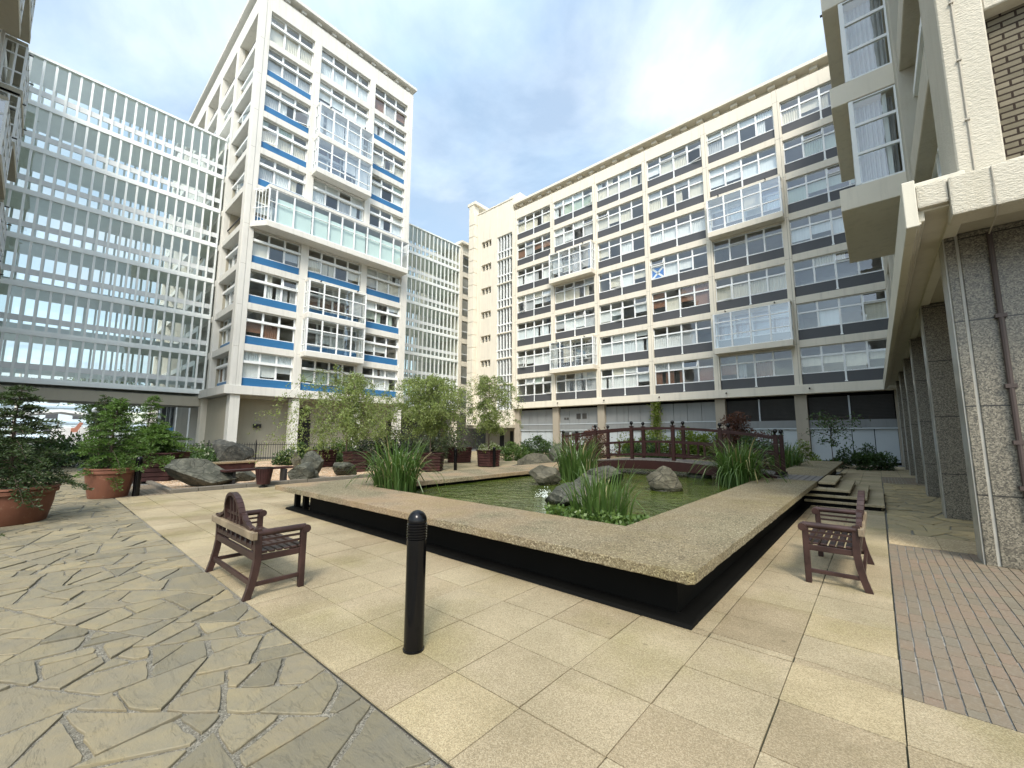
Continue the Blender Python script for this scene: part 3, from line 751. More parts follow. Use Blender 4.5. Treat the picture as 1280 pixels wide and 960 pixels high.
# ---- near left building: only the ends of its balconies show
lb = thing('balcony_building', 'grey building of which only projecting balcony ends show past the link', 'apartment building', (-26, -4, 0))
YLB = -2.75
Fq = Facade((0, YLB, 0), (1, 0, 0), (0, 1, 0)); mb = MB()
for x in (-35.7, -31.2, -26.7, -22.2): Fq.box(mb, x, x + .5, 4.15, 26, -.8, .0)
for k in range(0, 8):
    for x in (-35.2, -30.7, -26.2): Fq.box(mb, x, x + 4.0, zb(k) - .5, zb(k) + .5, -.8, -.1)
Fq.box(mb, -35.7, -21.7, 24, 25, -9, .0)
mb.build('wall', MAT['grey_conc'], lb, bevel=.012)
for x in (-35.2, -30.7, -26.2):
    for k in range(0, 7): window(Fq, lb, x, x + 4.0, zb(k) + .5, zb(k) + 2.29, 4, -.3, rail=.15)
mb = MB()
for k in range(8): Fq.box(mb, -35.2, -21.8, zb(k) - .4, zb(k), -5, -.8)
Fq.box(mb, -35.6, -21.8, 4.2, 25, -5.2, -5); Fq.box(mb, -35.6, -35.3, 0, 25, -9, -.8); mb.build('interior_wall', MAT['room'], lb)
for k in (1, 2, 4, 5): glazed_box(Fq, lb, -35.1, -30.9, [k], .002, .8, mat='soffit')
for k in (3, 6): glazed_box(Fq, lb, -30.6, -26.4, [k], .002, .8, mat='soffit')
for k in (5,): glazed_box(Fq, lb, -26.1, -21.9, [k], .002, .8, mat='soffit')
# ------------------------------------------------------------------ ground and paving
MAT['slab'] = m_aggregate('buff aggregate paving', (.345, .284, .18), (.225, .182, .112), (.42, .36, .24), 185, moss=(.66, .68, .44), depth=.25, blot=.65)
MAT['slab_warm'] = m_aggregate('warm sandstone paving', (.46, .36, .21), (.30, .22, .13), (.56, .46, .30), 60, depth=.12)
MAT['coping'] = m_aggregate('exposed aggregate coping', (.185, .158, .095), (.055, .046, .028), (.38, .335, .22), 95, pink=(.44, .29, .20), moss=(.66, .70, .44), depth=.6, blot=.6)
MAT['joint'] = m_plain('dark paving joint', (.046, .048, .028), .95, .6, 5, 50, .5)
def _flag(gain=(1, 1, 1)):
    t = NT('riven flagstone'); v = t.coord(obj=False); ti = t.attr('tint')
    c = t.ramp(ti, [(0, (.128, .116, .083)), (.25, (.165, .146, .10)), (.5, (.20, .174, .115)), (.75, (.175, .152, .104)), (1, (.225, .192, .122))])
    c = t.mix(t.ramp(t.noise(v, 5, 6, .65, .5), [(.38, 0), (.66, .7)]), c, t.mix(1, c, (1.25, 1.18, .98), 'MULTIPLY'))
    c = t.mix(t.ramp(t.noise(v, 2.2, 5, .6), [(.48, 0), (.72, .6)]), c, (.15, .14, .108))
    wv = t.n('ShaderNodeMapping', {'Vector': t.coord(obj=False), 'Rotation': (0, 0, .35), 'Scale': (2.2, 5.5, 4)}).outputs[0]
    n1 = t.noise(wv, 1.2, 9, .68, .35)
    stepn = t.ramp(n1, [(.30, 0), (.42, .32), (.45, .36), (.47, .55), (.60, .72), (.66, 1)])
    c = t.mix(t.math('MULTIPLY', t.ramp(n1, [(.345, 0), (.355, 1), (.365, 0)]), .12), c, (.06, .058, .045))
    c = t.mix(t.math('MULTIPLY', t.ramp(n1, [(.452, 0), (.46, 1), (.468, 0)]), .3), c, (.07, .066, .05))
    c = t.mix(1, c, gain, 'MULTIPLY')
    h = t.math('ADD', stepn, t.math('MULTIPLY', t.noise(v, 60, 6, .7), .35))
    return t.done(t.bsdf(c, .72, t.bump(h, .65, .012), .3))
MAT['flag'] = _flag(); MAT['flag_court'] = _flag((1.5, 1.4, 1.2))
MAT['mortar'] = m_aggregate('pale mortar', (.185, .172, .135), (.085, .078, .06), (.29, .27, .22), 130, depth=.6)
def _pav():
    t = NT('weathered paviour'); v = t.coord(obj=False); ti = t.attr('tint')
    c = t.ramp(ti, [(0, (.125, .106, .070)), (.4, (.168, .13, .084)), (.75, (.19, .13, .088)), (1, (.158, .135, .092))])
    c = t.mix(t.ramp(t.noise(v, 1.6, 5), [(.35, 0), (.65, .8)]), c, (.15, .13, .096))
    c = t.mix(t.ramp(t.noise(v, 45, 4, .7), [(.5, 0), (.75, .5)]), c, (.28, .255, .21))
    return t.done(t.bsdf(c, .85, t.bump(t.noise(v, 110, 4, .7), .5, .005), .25))
MAT['paviour'] = _pav()
def _pj():
    t = NT('paviour joint'); v = t.coord(obj=False)
    return t.done(t.bsdf(t.mix(t.ramp(t.noise(v, 7, 6, .7), [(.30, 0), (.44, 1)]), (.035, .032, .026), (.34, .32, .28)), .95))
MAT['pavjoint'] = _pj()
def _gravel():
    t = NT('orange pea gravel'); v = t.coord(obj=False)
    vo = t.n('ShaderNodeTexVoronoi', {'Vector': v, 'Scale': 26.})
    rc = t.n('ShaderNodeSeparateColor', {'Color': vo.outputs['Color']}).outputs[0]
    c = t.ramp(rc, [(0, (.20, .12, .07)), (.4, (.42, .27, .16)), (.8, (.52, .40, .27)), (1, (.6, .55, .45))])
    return t.done(t.bsdf(c, .9, t.bump(vo.outputs['Distance'], -.9, .03), .2))
MAT['gravel'] = _gravel()

g = MB(); g.face([(-500, -500, -.04), (500, -500, -.04), (500, 500, -.04), (-500, 500, -.04)])
struct(g.build('ground', m_plain('distant tarmac', (.17, .165, .15), .9, .25, .3, 20, .3), recalc=False))

def jit(p, a): return (p[0] + uni(-a, a), p[1] + uni(-a, a), p[2])
def tiles(name, mat, rects, sx, sy, ox, oy, gap=.007, h=.0, base=True, stag=False, bed='joint'):
    mb = MB(); bs = MB()
    for (x0, x1, y0, y1) in rects:
        bs.face([(x0, y0, h - .012), (x1, y0, h - .012), (x1, y1, h - .012), (x0, y1, h - .012)])
        i0 = math.floor((x0 - ox) / sx) - 1; i1 = math.ceil((x1 - ox) / sx) + 1
        j0 = math.floor((y0 - oy) / sy) - 1; j1 = math.ceil((y1 - oy) / sy) + 1
        for i in range(i0, i1):
            so = sy * .5 if (stag and i % 2) else 0
            for j in range(j0, j1):
                a, b = max(x0, ox + sx * i), min(x1, ox + sx * (i + 1)); c, d = max(y0, oy + sy * j + so), min(y1, oy + sy * (j + 1) + so)
                if b - a < .02 or d - c < .02: continue
                gg = gap * uni(.35, 1.1) / 2; z = h + uni(-.0015, .0015); ti = min(1, max(0, random.gauss(.5, .22)))
                p = [jit((a + gg, c + gg, z), gap * .12), jit((b - gg, c + gg, z), gap * .12), jit((b - gg, d - gg, z), gap * .12), jit((a + gg, d - gg, z), gap * .12)]
                mb.face(p, 0, ti)
                q = [(x, y, h - .011) for x, y, _ in p]
                for k in range(4): mb.face([p[k], q[k], q[(k + 1) % 4], p[(k + 1) % 4]], 0, ti * .6)
    struct(mb.build(name, mat, recalc=False))
    struct(bs.build(name + '_bed', MAT[bed], recalc=False))

tiles('paving', MAT['slab'], [(-9.3, -.01, 1.495, 3.8), (-14.5, -9.3, 1.495, 24), (-1.35, -.01, 3.8, 30), (-.01, 3.5, .5, 3.69), (-.01, 3, 22.4, 30)], .57, .5555, -.01, 2.04, .013)
tiles('warm_paving', MAT['slab_warm'], [(.004, 3.0, 8.62, 9.62)], .56, 1.0, .004, 8.62)
tiles('brick_paving', MAT['paviour'], [(-.004, 3.6, 3.694, 8.61), (-.004, 2.6, 19.4, 22.39)], .09, .20, -.004, 3.694, .013, stag=True, bed='pavjoint')
tiles('far_paving', MAT['slab'], [(-30, -14.5, 8.2, 32), (-14.5, -1.4, 24.01, 32)], 1.1, 1.1, 0, 0)

def clip(poly, n, c):
    out = []
    for i in range(len(poly)):
        a = poly[i]; b = poly[(i + 1) % len(poly)]
        da = a[0] * n[0] + a[1] * n[1] - c; db = b[0] * n[0] + b[1] * n[1] - c
        if da <= 0: out.append(a)
        if da * db < 0:
            t_ = da / (da - db); out.append((a[0] + (b[0] - a[0]) * t_, a[1] + (b[1] - a[1]) * t_))
    return out
def crazy(name, x0, x1, y0, y1, cell, keep=lambda x, y: True, seed=1, rag=.05, mat='flag'):
    """random rubble flags: convex pieces from repeated random cuts, ragged and set apart by uneven joints"""
    rs = random.Random(seed); A0 = cell * cell; todo = []; done = []
    nx_ = max(1, round((x1 - x0) / 2.2)); ny_ = max(1, round((y1 - y0) / 2.2))
    todo = [[(x0, y0), (x1, y0), (x1, y1), (x0, y1)]]
    def area(p): return abs(sum(p[i][0] * p[(i + 1) % len(p)][1] - p[(i + 1) % len(p)][0] * p[i][1] for i in range(len(p)))) / 2
    while todo:
        p = todo.pop(); ar = area(p)
        if ar < .004: continue
        if ar < A0 * rs.choice((.4, .6, 1., 1., 1.4, 1.9)) * 1.45: done.append(p); continue
        cx = sum(q[0] for q in p) / len(p); cy = sum(q[1] for q in p) / len(p)
        if ar < 3 and not keep(cx, cy): continue
        def wid(p, a): d = [q[0] * math.cos(a) + q[1] * math.sin(a) for q in p]; return max(d) - min(d)
        def asp(p): w = [wid(p, PI * k / 10) for k in range(10)]; return min(w) / max(w)
        ws = [wid(p, PI * k / 12) for k in range(12)]; a0 = PI * ws.index(max(ws)) / 12; cand = None
        for tr_ in range(7):
            an = a0 + rs.gauss(0, .38); n = (math.cos(an), math.sin(an)); L = wid(p, an)
            c = n[0] * cx + n[1] * cy + rs.uniform(-.17, .17) * L
            qs = [q for q in (clip(p, n, c), clip(p, (-n[0], -n[1]), -c)) if len(q) > 2]
            sc_ = min((asp(q) for q in qs), default=0) - (.12 if min((len(q) for q in qs), default=0) == 3 else 0)
            if cand is None or sc_ > cand[0]: cand = (sc_, qs)
            if sc_ > .5: break
        todo += cand[1]
    mb = MB()
    for i, p in enumerate(done):
        x = sum(q[0] for q in p) / len(p); y = sum(q[1] for q in p) / len(p)
        if not keep(x, y): continue
        if sum(p[k][0] * p[(k + 1) % len(p)][1] - p[(k + 1) % len(p)][0] * p[k][1] for k in range(len(p))) < 0: p = p[::-1]
        poly = p
        for k in range(len(p)):
            a_, b_ = p[k], p[(k + 1) % len(p)]; ex, ey = b_[0] - a_[0], b_[1] - a_[1]; L = math.hypot(ex, ey)
            if L < 1e-5: continue
            n = (ey / L, -ex / L); g_ = rs.uniform(.003, .008) if rs.random() < .58 else rs.uniform(.009, .022)
            poly = clip(poly, n, n[0] * a_[0] + n[1] * a_[1] - g_)
            if len(poly) < 3: break
        if len(poly) < 3 or area(poly) < .004: continue
        x = sum(q[0] for q in poly) / len(poly); y = sum(q[1] for q in poly) / len(poly)
        ring = []
        for a in range(len(poly)):
            p0 = poly[a]; p1 = poly[(a + 1) % len(poly)]; L = math.hypot(p1[0] - p0[0], p1[1] - p0[1])
            if L < 1e-4: continue
            m = max(1, int(L / rag)); am = rs.choice((.5, 1, 1.6))
            for s_ in range(m):
                f_ = s_ / m; qx = p0[0] + (p1[0] - p0[0]) * f_; qy = p0[1] + (p1[1] - p0[1]) * f_
                nv = (noise.noise(Vector((qx * 8, qy * 8, i * 3.1))) * .016 + noise.noise(Vector((qx * 27, qy * 27, i))) * .009) * am
                dx_, dy_ = x - qx, y - qy; dl = math.hypot(dx_, dy_) or 1
                s2 = min(abs(nv) + (rs.uniform(.002, .02) if s_ == 0 else 0), dl * .3)
                ring.append((qx + dx_ / dl * s2, qy + dy_ / dl * s2))
        if len(ring) < 3: continue
        z = rs.uniform(-.004, .005); ti = rs.random(); tx, ty = rs.uniform(-.02, .02), rs.uniform(-.02, .02)
        zz = lambda a_, b_: z + (a_ - x) * tx + (b_ - y) * ty
        ins = []
        for (a_, b_) in ring:
            dx_, dy_ = x - a_, y - b_; dl = math.hypot(dx_, dy_) or 1; e_ = min(.004, dl * .3)
            ins.append((a_ + dx_ / dl * e_, b_ + dy_ / dl * e_))
        n = len(mb.v); m = len(ring)
        mb.v += [(a_, b_, -.03) for a_, b_ in ring] + [(a_, b_, zz(a_, b_) - .004) for a_, b_ in ring] + [(a_, b_, zz(a_, b_)) for a_, b_ in ins]
        for a in range(m):
            b = (a + 1) % m
            for o_ in (0, m):
                mb.f.append((n + o_ + a, n + o_ + b, n + o_ + m + b, n + o_ + m + a)); mb.mi.append(0); mb.t.append(ti)
        mb.f.append(tuple(n + 2 * m + a for a in range(m))); mb.mi.append(0); mb.t.append(ti)
    struct(mb.build(name, MAT[mat], recalc=False))
    bs = MB(); N_ = int((x1 - x0) / .05) if (x1 - x0) < 12 else 2
    bs.face([(x0, y0, -.013), (x1, y0, -.013), (x1, y1, -.013), (x0, y1, -.013)])
    struct(bs.build(name + '_bed', MAT['mortar'], recalc=False))
crazy('crazy_paving', -9.0, 2.0, -2.2, 1.485, .29, lambda x, y: x < -1.2 or y < 1, 3)
crazy('crazy_paving_far', -30, -9.0, -6, 1.485, .33, lambda x, y: y > -4.5, 5, .09)
crazy('crazy_paving_court', .004, 3.0, 9.63, 19.39, .36, seed=9, rag=.09, mat='flag_court')
mb = MB()                                                # pale mortar fillet along the border of the two pavings
x = -1.2
while x > -14:
    L = uni(.2, .9)
    if rnd() < .6:
        w = uni(.008, .03); mb.face([(x, 1.475 - w, -.004), (x, 1.497, -.004), (x - L, 1.497, -.004), (x - L, 1.475 - uni(.006, .03), -.004)])
    x -= L
struct(mb.build('paving_border', MAT['mortar'], recalc=False))

# gravel bed with its kerb, and cobbles at its corner
mb = MB(); nx, ny = 60, 50
def gz_(x, y): return .02 + .05 * noise.noise(Vector((x * .8, y * .8, 2))) + .02 * noise.noise(Vector((x * 4, y * 4, 5)))
for i in range(nx):
    for j in range(ny):
        q = [(-27 + 12.3 * (i + a) / nx, 2.75 + 7 * (j + b) / ny) for a, b in ((0, 0), (1, 0), (1, 1), (0, 1))]
        mb.face([(x_, y_, gz_(x_, y_)) for x_, y_ in q])
struct(mb.build('gravel_bed', MAT['gravel'], recalc=False, smooth=True))
mb = MB()
for j in range(12): mb.box(-14.72, -14.54, 2.62 + j * .6, 3.21 + j * .6, -.02, .11 + uni(-.004, .004))
for j in range(16): mb.box(-14.56 - .6 * (j + 1), -14.57 - .6 * j, 2.6, 2.74, -.02, .07)
struct(mb.build('gravel_kerb', m_plain('dark kerb', (.13, .115, .09), .85, .3, 4, 60, .3), bevel=.01))
tiles('cobbles', MAT['paviour'], [(-17.5, -14.5, 1.5, 2.59)], .13, .13, -14.5, 1.5, .02)

# ------------------------------------------------------------------ pond
pond = thing('pond_surround', 'raised pond edge of thick pebble-textured slabs cantilevered over a black plinth', 'pond surround', (-6, 10, 0))
def ragged(mb, pts, z0, z1, sub=.06, amp=.008):
    """a slab with slightly broken arrises: outline polygon extruded, edges subdivided and roughened"""
    ring = []
    for a in range(len(pts)):
        p, q = Vector(pts[a]), Vector(pts[(a + 1) % len(pts)]); m = max(1, int((q - p).length / sub))
        for s_ in range(m): ring.append(p.lerp(q, s_ / m))
    def ofs(p, k): return Vector((noise.noise(Vector((p.x * 7, p.y * 7, k))) + .6 * noise.noise(Vector((p.x * 25, p.y * 25, k))), noise.noise(Vector((p.x * 7, p.y * 7, k + 9))) + .6 * noise.noise(Vector((p.x * 25, p.y * 25, k + 9))))) * amp
    cx = sum((p.x for p in ring)) / len(ring); cy = sum((p.y for p in ring)) / len(ring)
    n = len(mb.v); m = len(ring); c0 = Vector((cx, cy))
    lay = [(z0, 0, 1), (z0 + .008, 1, 2), (z1 - .008, 1, 3), (z1, 0, 4)]
    for z, out, k in lay:
        for p in ring:
            o_ = ofs(p, k); d = (p - c0).normalized() * (.005 if not out else 0)
            zz = z + (noise.noise(Vector((p.x * 20, p.y * 20, k))) * .003 if k == 4 else 0)
            mb.v.append((p.x + o_.x - d.x, p.y + o_.y - d.y, zz))
    for l in range(3):
        for a in range(m):
            b = (a + 1) % m; mb.f.append((n + l * m + a, n + l * m + b, n + (l + 1) * m + b, n + (l + 1) * m + a)); mb.mi.append(0); mb.t.append(.5)
    mb.f.append(tuple(n + a for a in range(m))[::-1]); mb.mi.append(0); mb.t.append(.5)
    mb.f.append(tuple(n + 3 * m + a for a in range(m))); mb.mi.append(0); mb.t.append(.5)
mb = MB(); ZS = .5
ragged(mb, [(-10.0, 3.58), (-6.604, 3.60), (-6.604, 4.86), (-8.2, 4.86), (-8.2, 5.6), (-9.99, 5.6)], .405, ZS)
ragged(mb, [(-6.6, 3.60), (-4.103, 3.59), (-4.103, 4.86), (-6.6, 4.86)], .405, ZS)
ragged(mb, [(-4.1, 3.59), (-1.24, 3.58), (-1.20, 3.62), (-1.2, 8.0), (-2.4, 8.0), (-2.4, 4.86), (-4.1, 4.86)], .405, ZS)
ragged(mb, [(-2.4, 8.004), (-1.2, 8.004), (-1.2, 12.75), (-2.4, 12.75)], .405, ZS)
ragged(mb, [(-2.4, 14.35), (-1.2, 14.35), (-1.2, 23.0), (-2.4, 23.0)], .405, ZS)
ragged(mb, [(-10.0, 5.604), (-8.2, 5.604), (-8.2, 13.0), (-10.0, 13.0)], .405, ZS)
ragged(mb, [(-10.0, 13.004), (-8.2, 13.004), (-8.2, 20.2), (-10.0, 20.2)], .405, ZS)
ragged(mb, [(-8.196, 19.0), (-2.404, 19.0), (-2.404, 20.2), (-8.196, 20.2)], .405, ZS)
mb.build('coping_slab', MAT['coping'], pond, recalc=True)
mb = MB()
mb.box(-8.95, -1.45, 3.9, 4.85, .0, .404); mb.box(-2.3, -1.45, 4.85, 22.8, .0, .404); mb.box(-8.95, -8.3, 4.85, 20, 0, .404); mb.box(-8.3, -2.3, 19.1, 20, 0, .404)
for (a, b) in ((-9.62, 3.92), (-9.2, 3.92), (-9.62, 5.2), (-9.62, 7.2), (-9.62, 9.2)): mb.box(a - .05, a + .05, b - .05, b + .05, .0, .404)
mb.build('plinth_wall', MAT['blackmat'], pond)
mb = MB(); mb.prism([(3.72, 0), (3.90, 0), (3.90, .05), (3.74, .035)], 0, -9.75, -1.28); mb.prism([(-1.28, 0), (-1.45, 0), (-1.45, .05), (-1.3, .035)], 1, 3.901, 12.0)
mb.box(-9.75, -9.6, 3.901, 4.6, 0, .03)
mb.build('base_strip', MAT['blackmat'], pond, bevel=.006)
mb = MB(); mb.box(-1.98, -1.2, 12.754, 14.346, .42, .47)
for i in range(6): mb.box(-2.06 + i * .145, -1.925 + i * .145, 12.757, 14.343, .47, .502)
mb.build('landing_planks', MAT['deckgrey'], pond, bevel=.004)

def _water():
    t = NT('green pond water'); v = t.coord(obj=False)
    c = t.mix(t.ramp(t.noise(v, .7, 5), [(.35, 0), (.65, 1)]), (.030, .048, .006), (.062, .082, .014))
    n1 = t.noise(t.coord((1, 1.5, 1), False), 3.2, 3, .55, .8); n2 = t.noise(v, 9, 2)
    h = t.math('ADD', n1, t.math('MULTIPLY', n2, .3))
    amp = t.ramp(t.noise(v, .45, 2), [(.3, .3), (.7, 1)])
    return t.done(t.bsdf(c, .04, t.n('ShaderNodeBump', {'Height': t.math('MULTIPLY', h, amp), 'Strength': 1.0, 'Distance': .10}).outputs[0], .5, **{'IOR': 1.33}))
mb = MB(); mb.face([(-8.3, 4.8, .335), (-2.3, 4.8, .335), (-2.3, 19.1, .335), (-8.3, 19.1, .335)])
struct(mb.build('pond_water', _water(), recalc=False))

# steps up to the pond edge
st = thing('garden_steps', 'four pale cantilevered stone steps climbing to the pond edge', 'steps', (-.6, 13.5, 0))
for (x1, y0, y1, z) in ((0.0, 12.05, 15.9, .125), (-.28, 12.1, 15.5, .25), (-.56, 12.2, 15.15, .375), (-.84, 12.6, 14.95, .497)):
    mb = MB(); xs = -1.17 if z > .4 else -1.42
    nn = 1 if z > .4 else 2 if z < .3 else 2
    for q in range(nn):
        a = xs + (x1 - xs) * q / nn; b = xs + (x1 - xs) * (q + 1) / nn - (.004 if q < nn - 1 else 0)
        mb.box(a, b, y0, y1, z - .05, z)
    o = mb.build('step', MAT['slab'], st, bevel=.006)
    mb = MB(); mb.box(xs, x1 - .06, y0 + .05, y1 - .05, z - .125 if z > .2 else 0, z - .051); mb.build('riser', MAT['blackmat'], o)  # black riser paints the shadow below each cantilevered step

# ------------------------------------------------------------------ footbridge
br = thing('footbridge', 'arched maroon timber footbridge with ball-topped posts crossing the pond', 'footbridge', (-5.48, 13.6, .4))
BX = [-2.07 - 1.364 * i for i in range(6)]; XC = -5.48; HS = 3.41
def arch(x, r=.30): return r * (1 - ((x - XC) / HS) ** 2)
def rail(mb, y, z, w, h, x0=BX[5], x1=BX[0], r=.30, n=20):
    for i in range(n):
        a = x0 + (x1 - x0) * i / n; b = x0 + (x1 - x0) * (i + 1) / n
        za, zb_ = z + arch(a, r), z + arch(b, r)
        mb.hexa([(a, y + sy * w / 2, za + sz * h / 2) for sy in (-1, 1) for sz in (-1, 1)] + [(b, y + sy * w / 2, zb_ + sz * h / 2) for sy in (-1, 1) for sz in (-1, 1)])
for y in (13.1, 14.02):
    for i, x in enumerate(BX):
        mb = MB(); e = arch(x); big = 0
        mb.box(x - .05, x + .05, y - .05, y + .05, (.5 if i in (0, 5) else .42 + e * .6), 1.60 + e + big)
        mb.box(x - .065, x + .065, y - .065, y + .065, 1.60 + e, 1.625 + e)
        o = mb.build('post', MAT['redwood'], br, bevel=.008)
        f = MB(); f.lathe([(.02, 1.625 + e), (.022, 1.66 + e), (.05, 1.69 + e), (.058, 1.72 + e), (.05, 1.755 + e), (.025, 1.778 + e), (0, 1.783 + e)], (x, y, 0), 14)
        f.build('finial', MAT['black'], o, smooth=True)
    mb = MB(); rail(mb, y, 1.53, .07, .075); mb.build('handrail', MAT['redwood'], br)
    mb = MB(); rail(mb, y, 1.10, .055, .06); mb.build('middle_rail', MAT['redwood'], br)
    mb = MB(); rail(mb, y, .68, .055, .06); mb.build('lower_rail', MAT['redwood'], br)
    bl = MB()
    for i in range(5):
        for f_ in (.33, .67):
            x = BX[i] + (BX[i + 1] - BX[i]) * f_; e = arch(x); bl.box(x - .028, x + .028, y - .02, y + .02, .68 + e, 1.10 + e)
    bl.build('baluster', MAT['redwood'], br)
    mb = MB(); rail(mb, y + (-.07 if y < 13.5 else .07), .42, .05, .30, r=.26); mb.build('fascia_beam', MAT['redwood'], br)
mb = MB()
n = 48
for i in range(n):
    a = BX[5] - .1 + (BX[0] - BX[5] + .2) * i / n; b = a + (BX[0] - BX[5] + .2) / n - .012
    za = .565 + arch(a, .27); zb_ = .565 + arch(b, .27)
    mb.hexa([(a, 13.0, za - .03), (a, 13.0, za), (a, 14.12, za - .03), (a, 14.12, za), (b, 13.0, zb_ - .03), (b, 13.0, zb_), (b, 14.12, zb_ - .03), (b, 14.12, zb_)])
mb.build('deck', MAT['deckgrey'], br)
for x in (-2.15, -8.98): mb = MB(); mb.box(x, x + .16, 13.02, 14.1, .50, .6); mb.build('sill', MAT['blackmat'], br, bevel=.006)
mb = MB(); mb.lathe([(.0, .3), (.34, .3), (.36, .42), (.3, .46), (.26, .46), (.3, .5), (.42, .53), (.42, .57), (0, .57)], (-4.2, 13.5, 0), 18); mb.build('pier_stone', m_rock('wet stone', (.10, .10, .08), (.15, .15, .11)), br, smooth=True, angle=.6)

# ------------------------------------------------------------------ benches
def bench(label, loc, rz):
    t = thing('garden_bench', label, 'bench', loc, rz, 'ornate hardwood benches beside the pond'); t['_org'] = (0, 0, 0)
    L = .65
    for s in (-1, 1):
        x = s * L
        mb = MB(); mb.box(x - .028, x + .028, .195, .253, 0, .60); mb.build('leg', MAT['bench'], t, bevel=.006)
        mb = MB(); prof = [(-.285, 0), (-.25, .12), (-.225, .24), (-.21, .36), (-.212, .48), (-.225, .66)]
        for a, b in zip(prof, prof[1:]):
            mb.hexa([(x + sx * .026, p[0] + sy * .032, p[1]) for p in (a, b) for sx in (-1, 1) for sy in (-1, 1)])
        mb.build('leg', MAT['bench'], t)
        mb = MB(); mb.tube([(x, -.22, .615), (x, .24, .615)], .033, 10); mb.tube([(x - .048, .245, .59), (x + .04, .245, .595)], .042, 12)
        o = mb.build('armrest', MAT['bench'], t, smooth=True, angle=.7)
        mb = MB()
        for z in (.545, .49): mb.bar((x, -.2, z), (x, .2, z), .018, .022)
        mb.build('arm_rail', MAT['bench'], o)
        mb = MB(); mb.bar((x, -.2, .375), (x, .2, .375), .026, .06); mb.bar((x, -.235, .13), (x, .2, .13), .026, .042); mb.build('side_rail', MAT['bench'], t, bevel=.004)
    mb = MB()
    for i in range(6):
        y = -.15 + i * .072; mb.box(-L + .035 if False else -L - .01, L + .01, y - .028, y + .028, .413, .433 + (0.006 if i in (0, 5) else 0))
    mb.build('seat', MAT['bench'], t, bevel=.005)
    mb = MB(); mb.bar((-L, .215, .37), (L, .215, .37), .028, .07); mb.bar((-L, -.225, .385), (L, -.225, .385), .03, .07); mb.bar((-L, -.245, .14), (L, -.245, .14), .03, .05); mb.build('stretcher', MAT['bench'], t, bevel=.004)
    mb = MB(); mb.bar((-L - .06, -.262, .60), (L + .06, -.262, .60), .05, .075); mb.build('back_board', MAT['bench_worn'], t, bevel=.005)
    # pierced back: scrolled shoulders, round-headed hoop with spindles
    mb = MB()
    mb.bar((-L, -.235, .64), (L, -.235, .64), .032, .05); mb.bar((-L, -.225, .47), (L, -.225, .47), .03, .045)
    hoop = [(-.26, .66)] + [(.26 * math.cos(a), .72 + .23 * math.sin(a)) for a in [PI - PI * i / 14 for i in range(15)]] + [(.26, .66)]
    for a, b in zip(hoop, hoop[1:]): mb.bar((a[0], -.24 - (a[1] - .64) * .12, a[1]), (b[0], -.24 - (b[1] - .64) * .12, b[1]), .034, .06, up=(0, 1, 0))
    for s in (-1, 1):
        sh = [(.26, .76), (.31, .745), (.36, .70), (.42, .69), (.46, .66), (.53, .655), (.58, .64)]
        for a, b in zip(sh, sh[1:]): mb.bar((s * a[0], -.245, a[1]), (s * b[0], -.245, b[1]), .032, .05, up=(0, 1, 0))
    for x in (-.11, 0, .11):
        zt_ = .72 + math.sqrt(max(0, .23 ** 2 - (x * .23 / .26) ** 2)); mb.bar((x, -.24, .64), (x, -.265, zt_), .024, .03)
    for z in (.74,): mb.bar((-.25, -.25, z), (.25, -.25, z), .02, .028)
    for x in [-.56 + .16 * i for i in range(8)]: mb.bar((x, -.228, .47), (x, -.235, .64), .02, .03)
    mb.build('backrest', MAT['bench'], t)
    return t
bench('dark bench with hooped back turned away, beside the crazy paving', (-5.39, 1.79, 0), 0)
bench('dark bench seen from its side just before the pale steps', (-.47, 6.44, 0), PI / 2)

# ------------------------------------------------------------------ bollards, bin, low bench
def bollard(label, loc):
    t = thing('bollard', label, 'bollard', loc, 0, 'black ribbed bollards around the court'); t['_org'] = (0, 0, 0)
    mb = MB(); mb.lathe([(.074, 0), (.074, .80)], n=28); mb.lathe([(.074, 0), (.080, 0), (.080, .012), (.074, .014)], n=28)
    mb.build('post', MAT['black'], t, smooth=True, angle=.8)
    mb = MB(); prof = [(.074, .80)]
    for i in range(6):
        z = .805 + i * .02; prof += [(.069, z), (.078, z + .004), (.078, z + .012), (.069, z + .016)]
    prof += [(.074, .93)] + [(.074 * math.cos(a), .935 + .082 * math.sin(a)) for a in [PI / 2 * i / 8 for i in range(9)]]
    mb.lathe(prof, n=28); mb.build('cap', MAT['black'], t, smooth=True, angle=.6)
    return t
b0 = bollard('large black bollard standing alone on buff slabs between bench and pond', (-2.75, 2.03, 0))
dup(b0, (-14.66, 1.9, 0), label='black bollard between the terracotta pot and the gravel bed')
dup(b0, (-14.55, 12.75, 0), label='small far black bollard standing clear between two planter boxes')
dup(b0, (-14.45, 15.2, 0), label='black bollard standing in front of the flower-filled planter box')
dup(b0, (-18.6, 14.6, 0), label='black bollard in the shade behind the middle planter box')

t = thing('litter_bin', 'dark slatted litter bin tapering to a narrow foot at the edge of the gravel', 'litter bin', (-14.2, 4.75, 0))
mb = MB(); 
for i in range(22):
    a = 2 * PI * i / 22; mb.bar((-14.2 + .17 * math.cos(a), 4.75 + .17 * math.sin(a), .1), (-14.2 + .235 * math.cos(a), 4.75 + .235 * math.sin(a), .58), .048, .018, up=(math.cos(a), math.sin(a), 0))
mb.lathe([(.15, .1), (.16, .1), (.21, .56), (0, .5)], (-14.2, 4.75, 0), 22); mb.build('body', MAT['planter'], t)
mb = MB(); mb.lathe([(.08, 0), (.12, 0), (.12, .03), (.05, .05), (.05, .12)], (-14.2, 4.75, 0), 16); mb.build('base', MAT['iron'], t)
mb = MB(); mb.lathe([(.225, .57), (.25, .57), (.25, .60), (.225, .60)], (-14.2, 4.75, 0), 24); mb.build('rim', MAT['iron'], t)
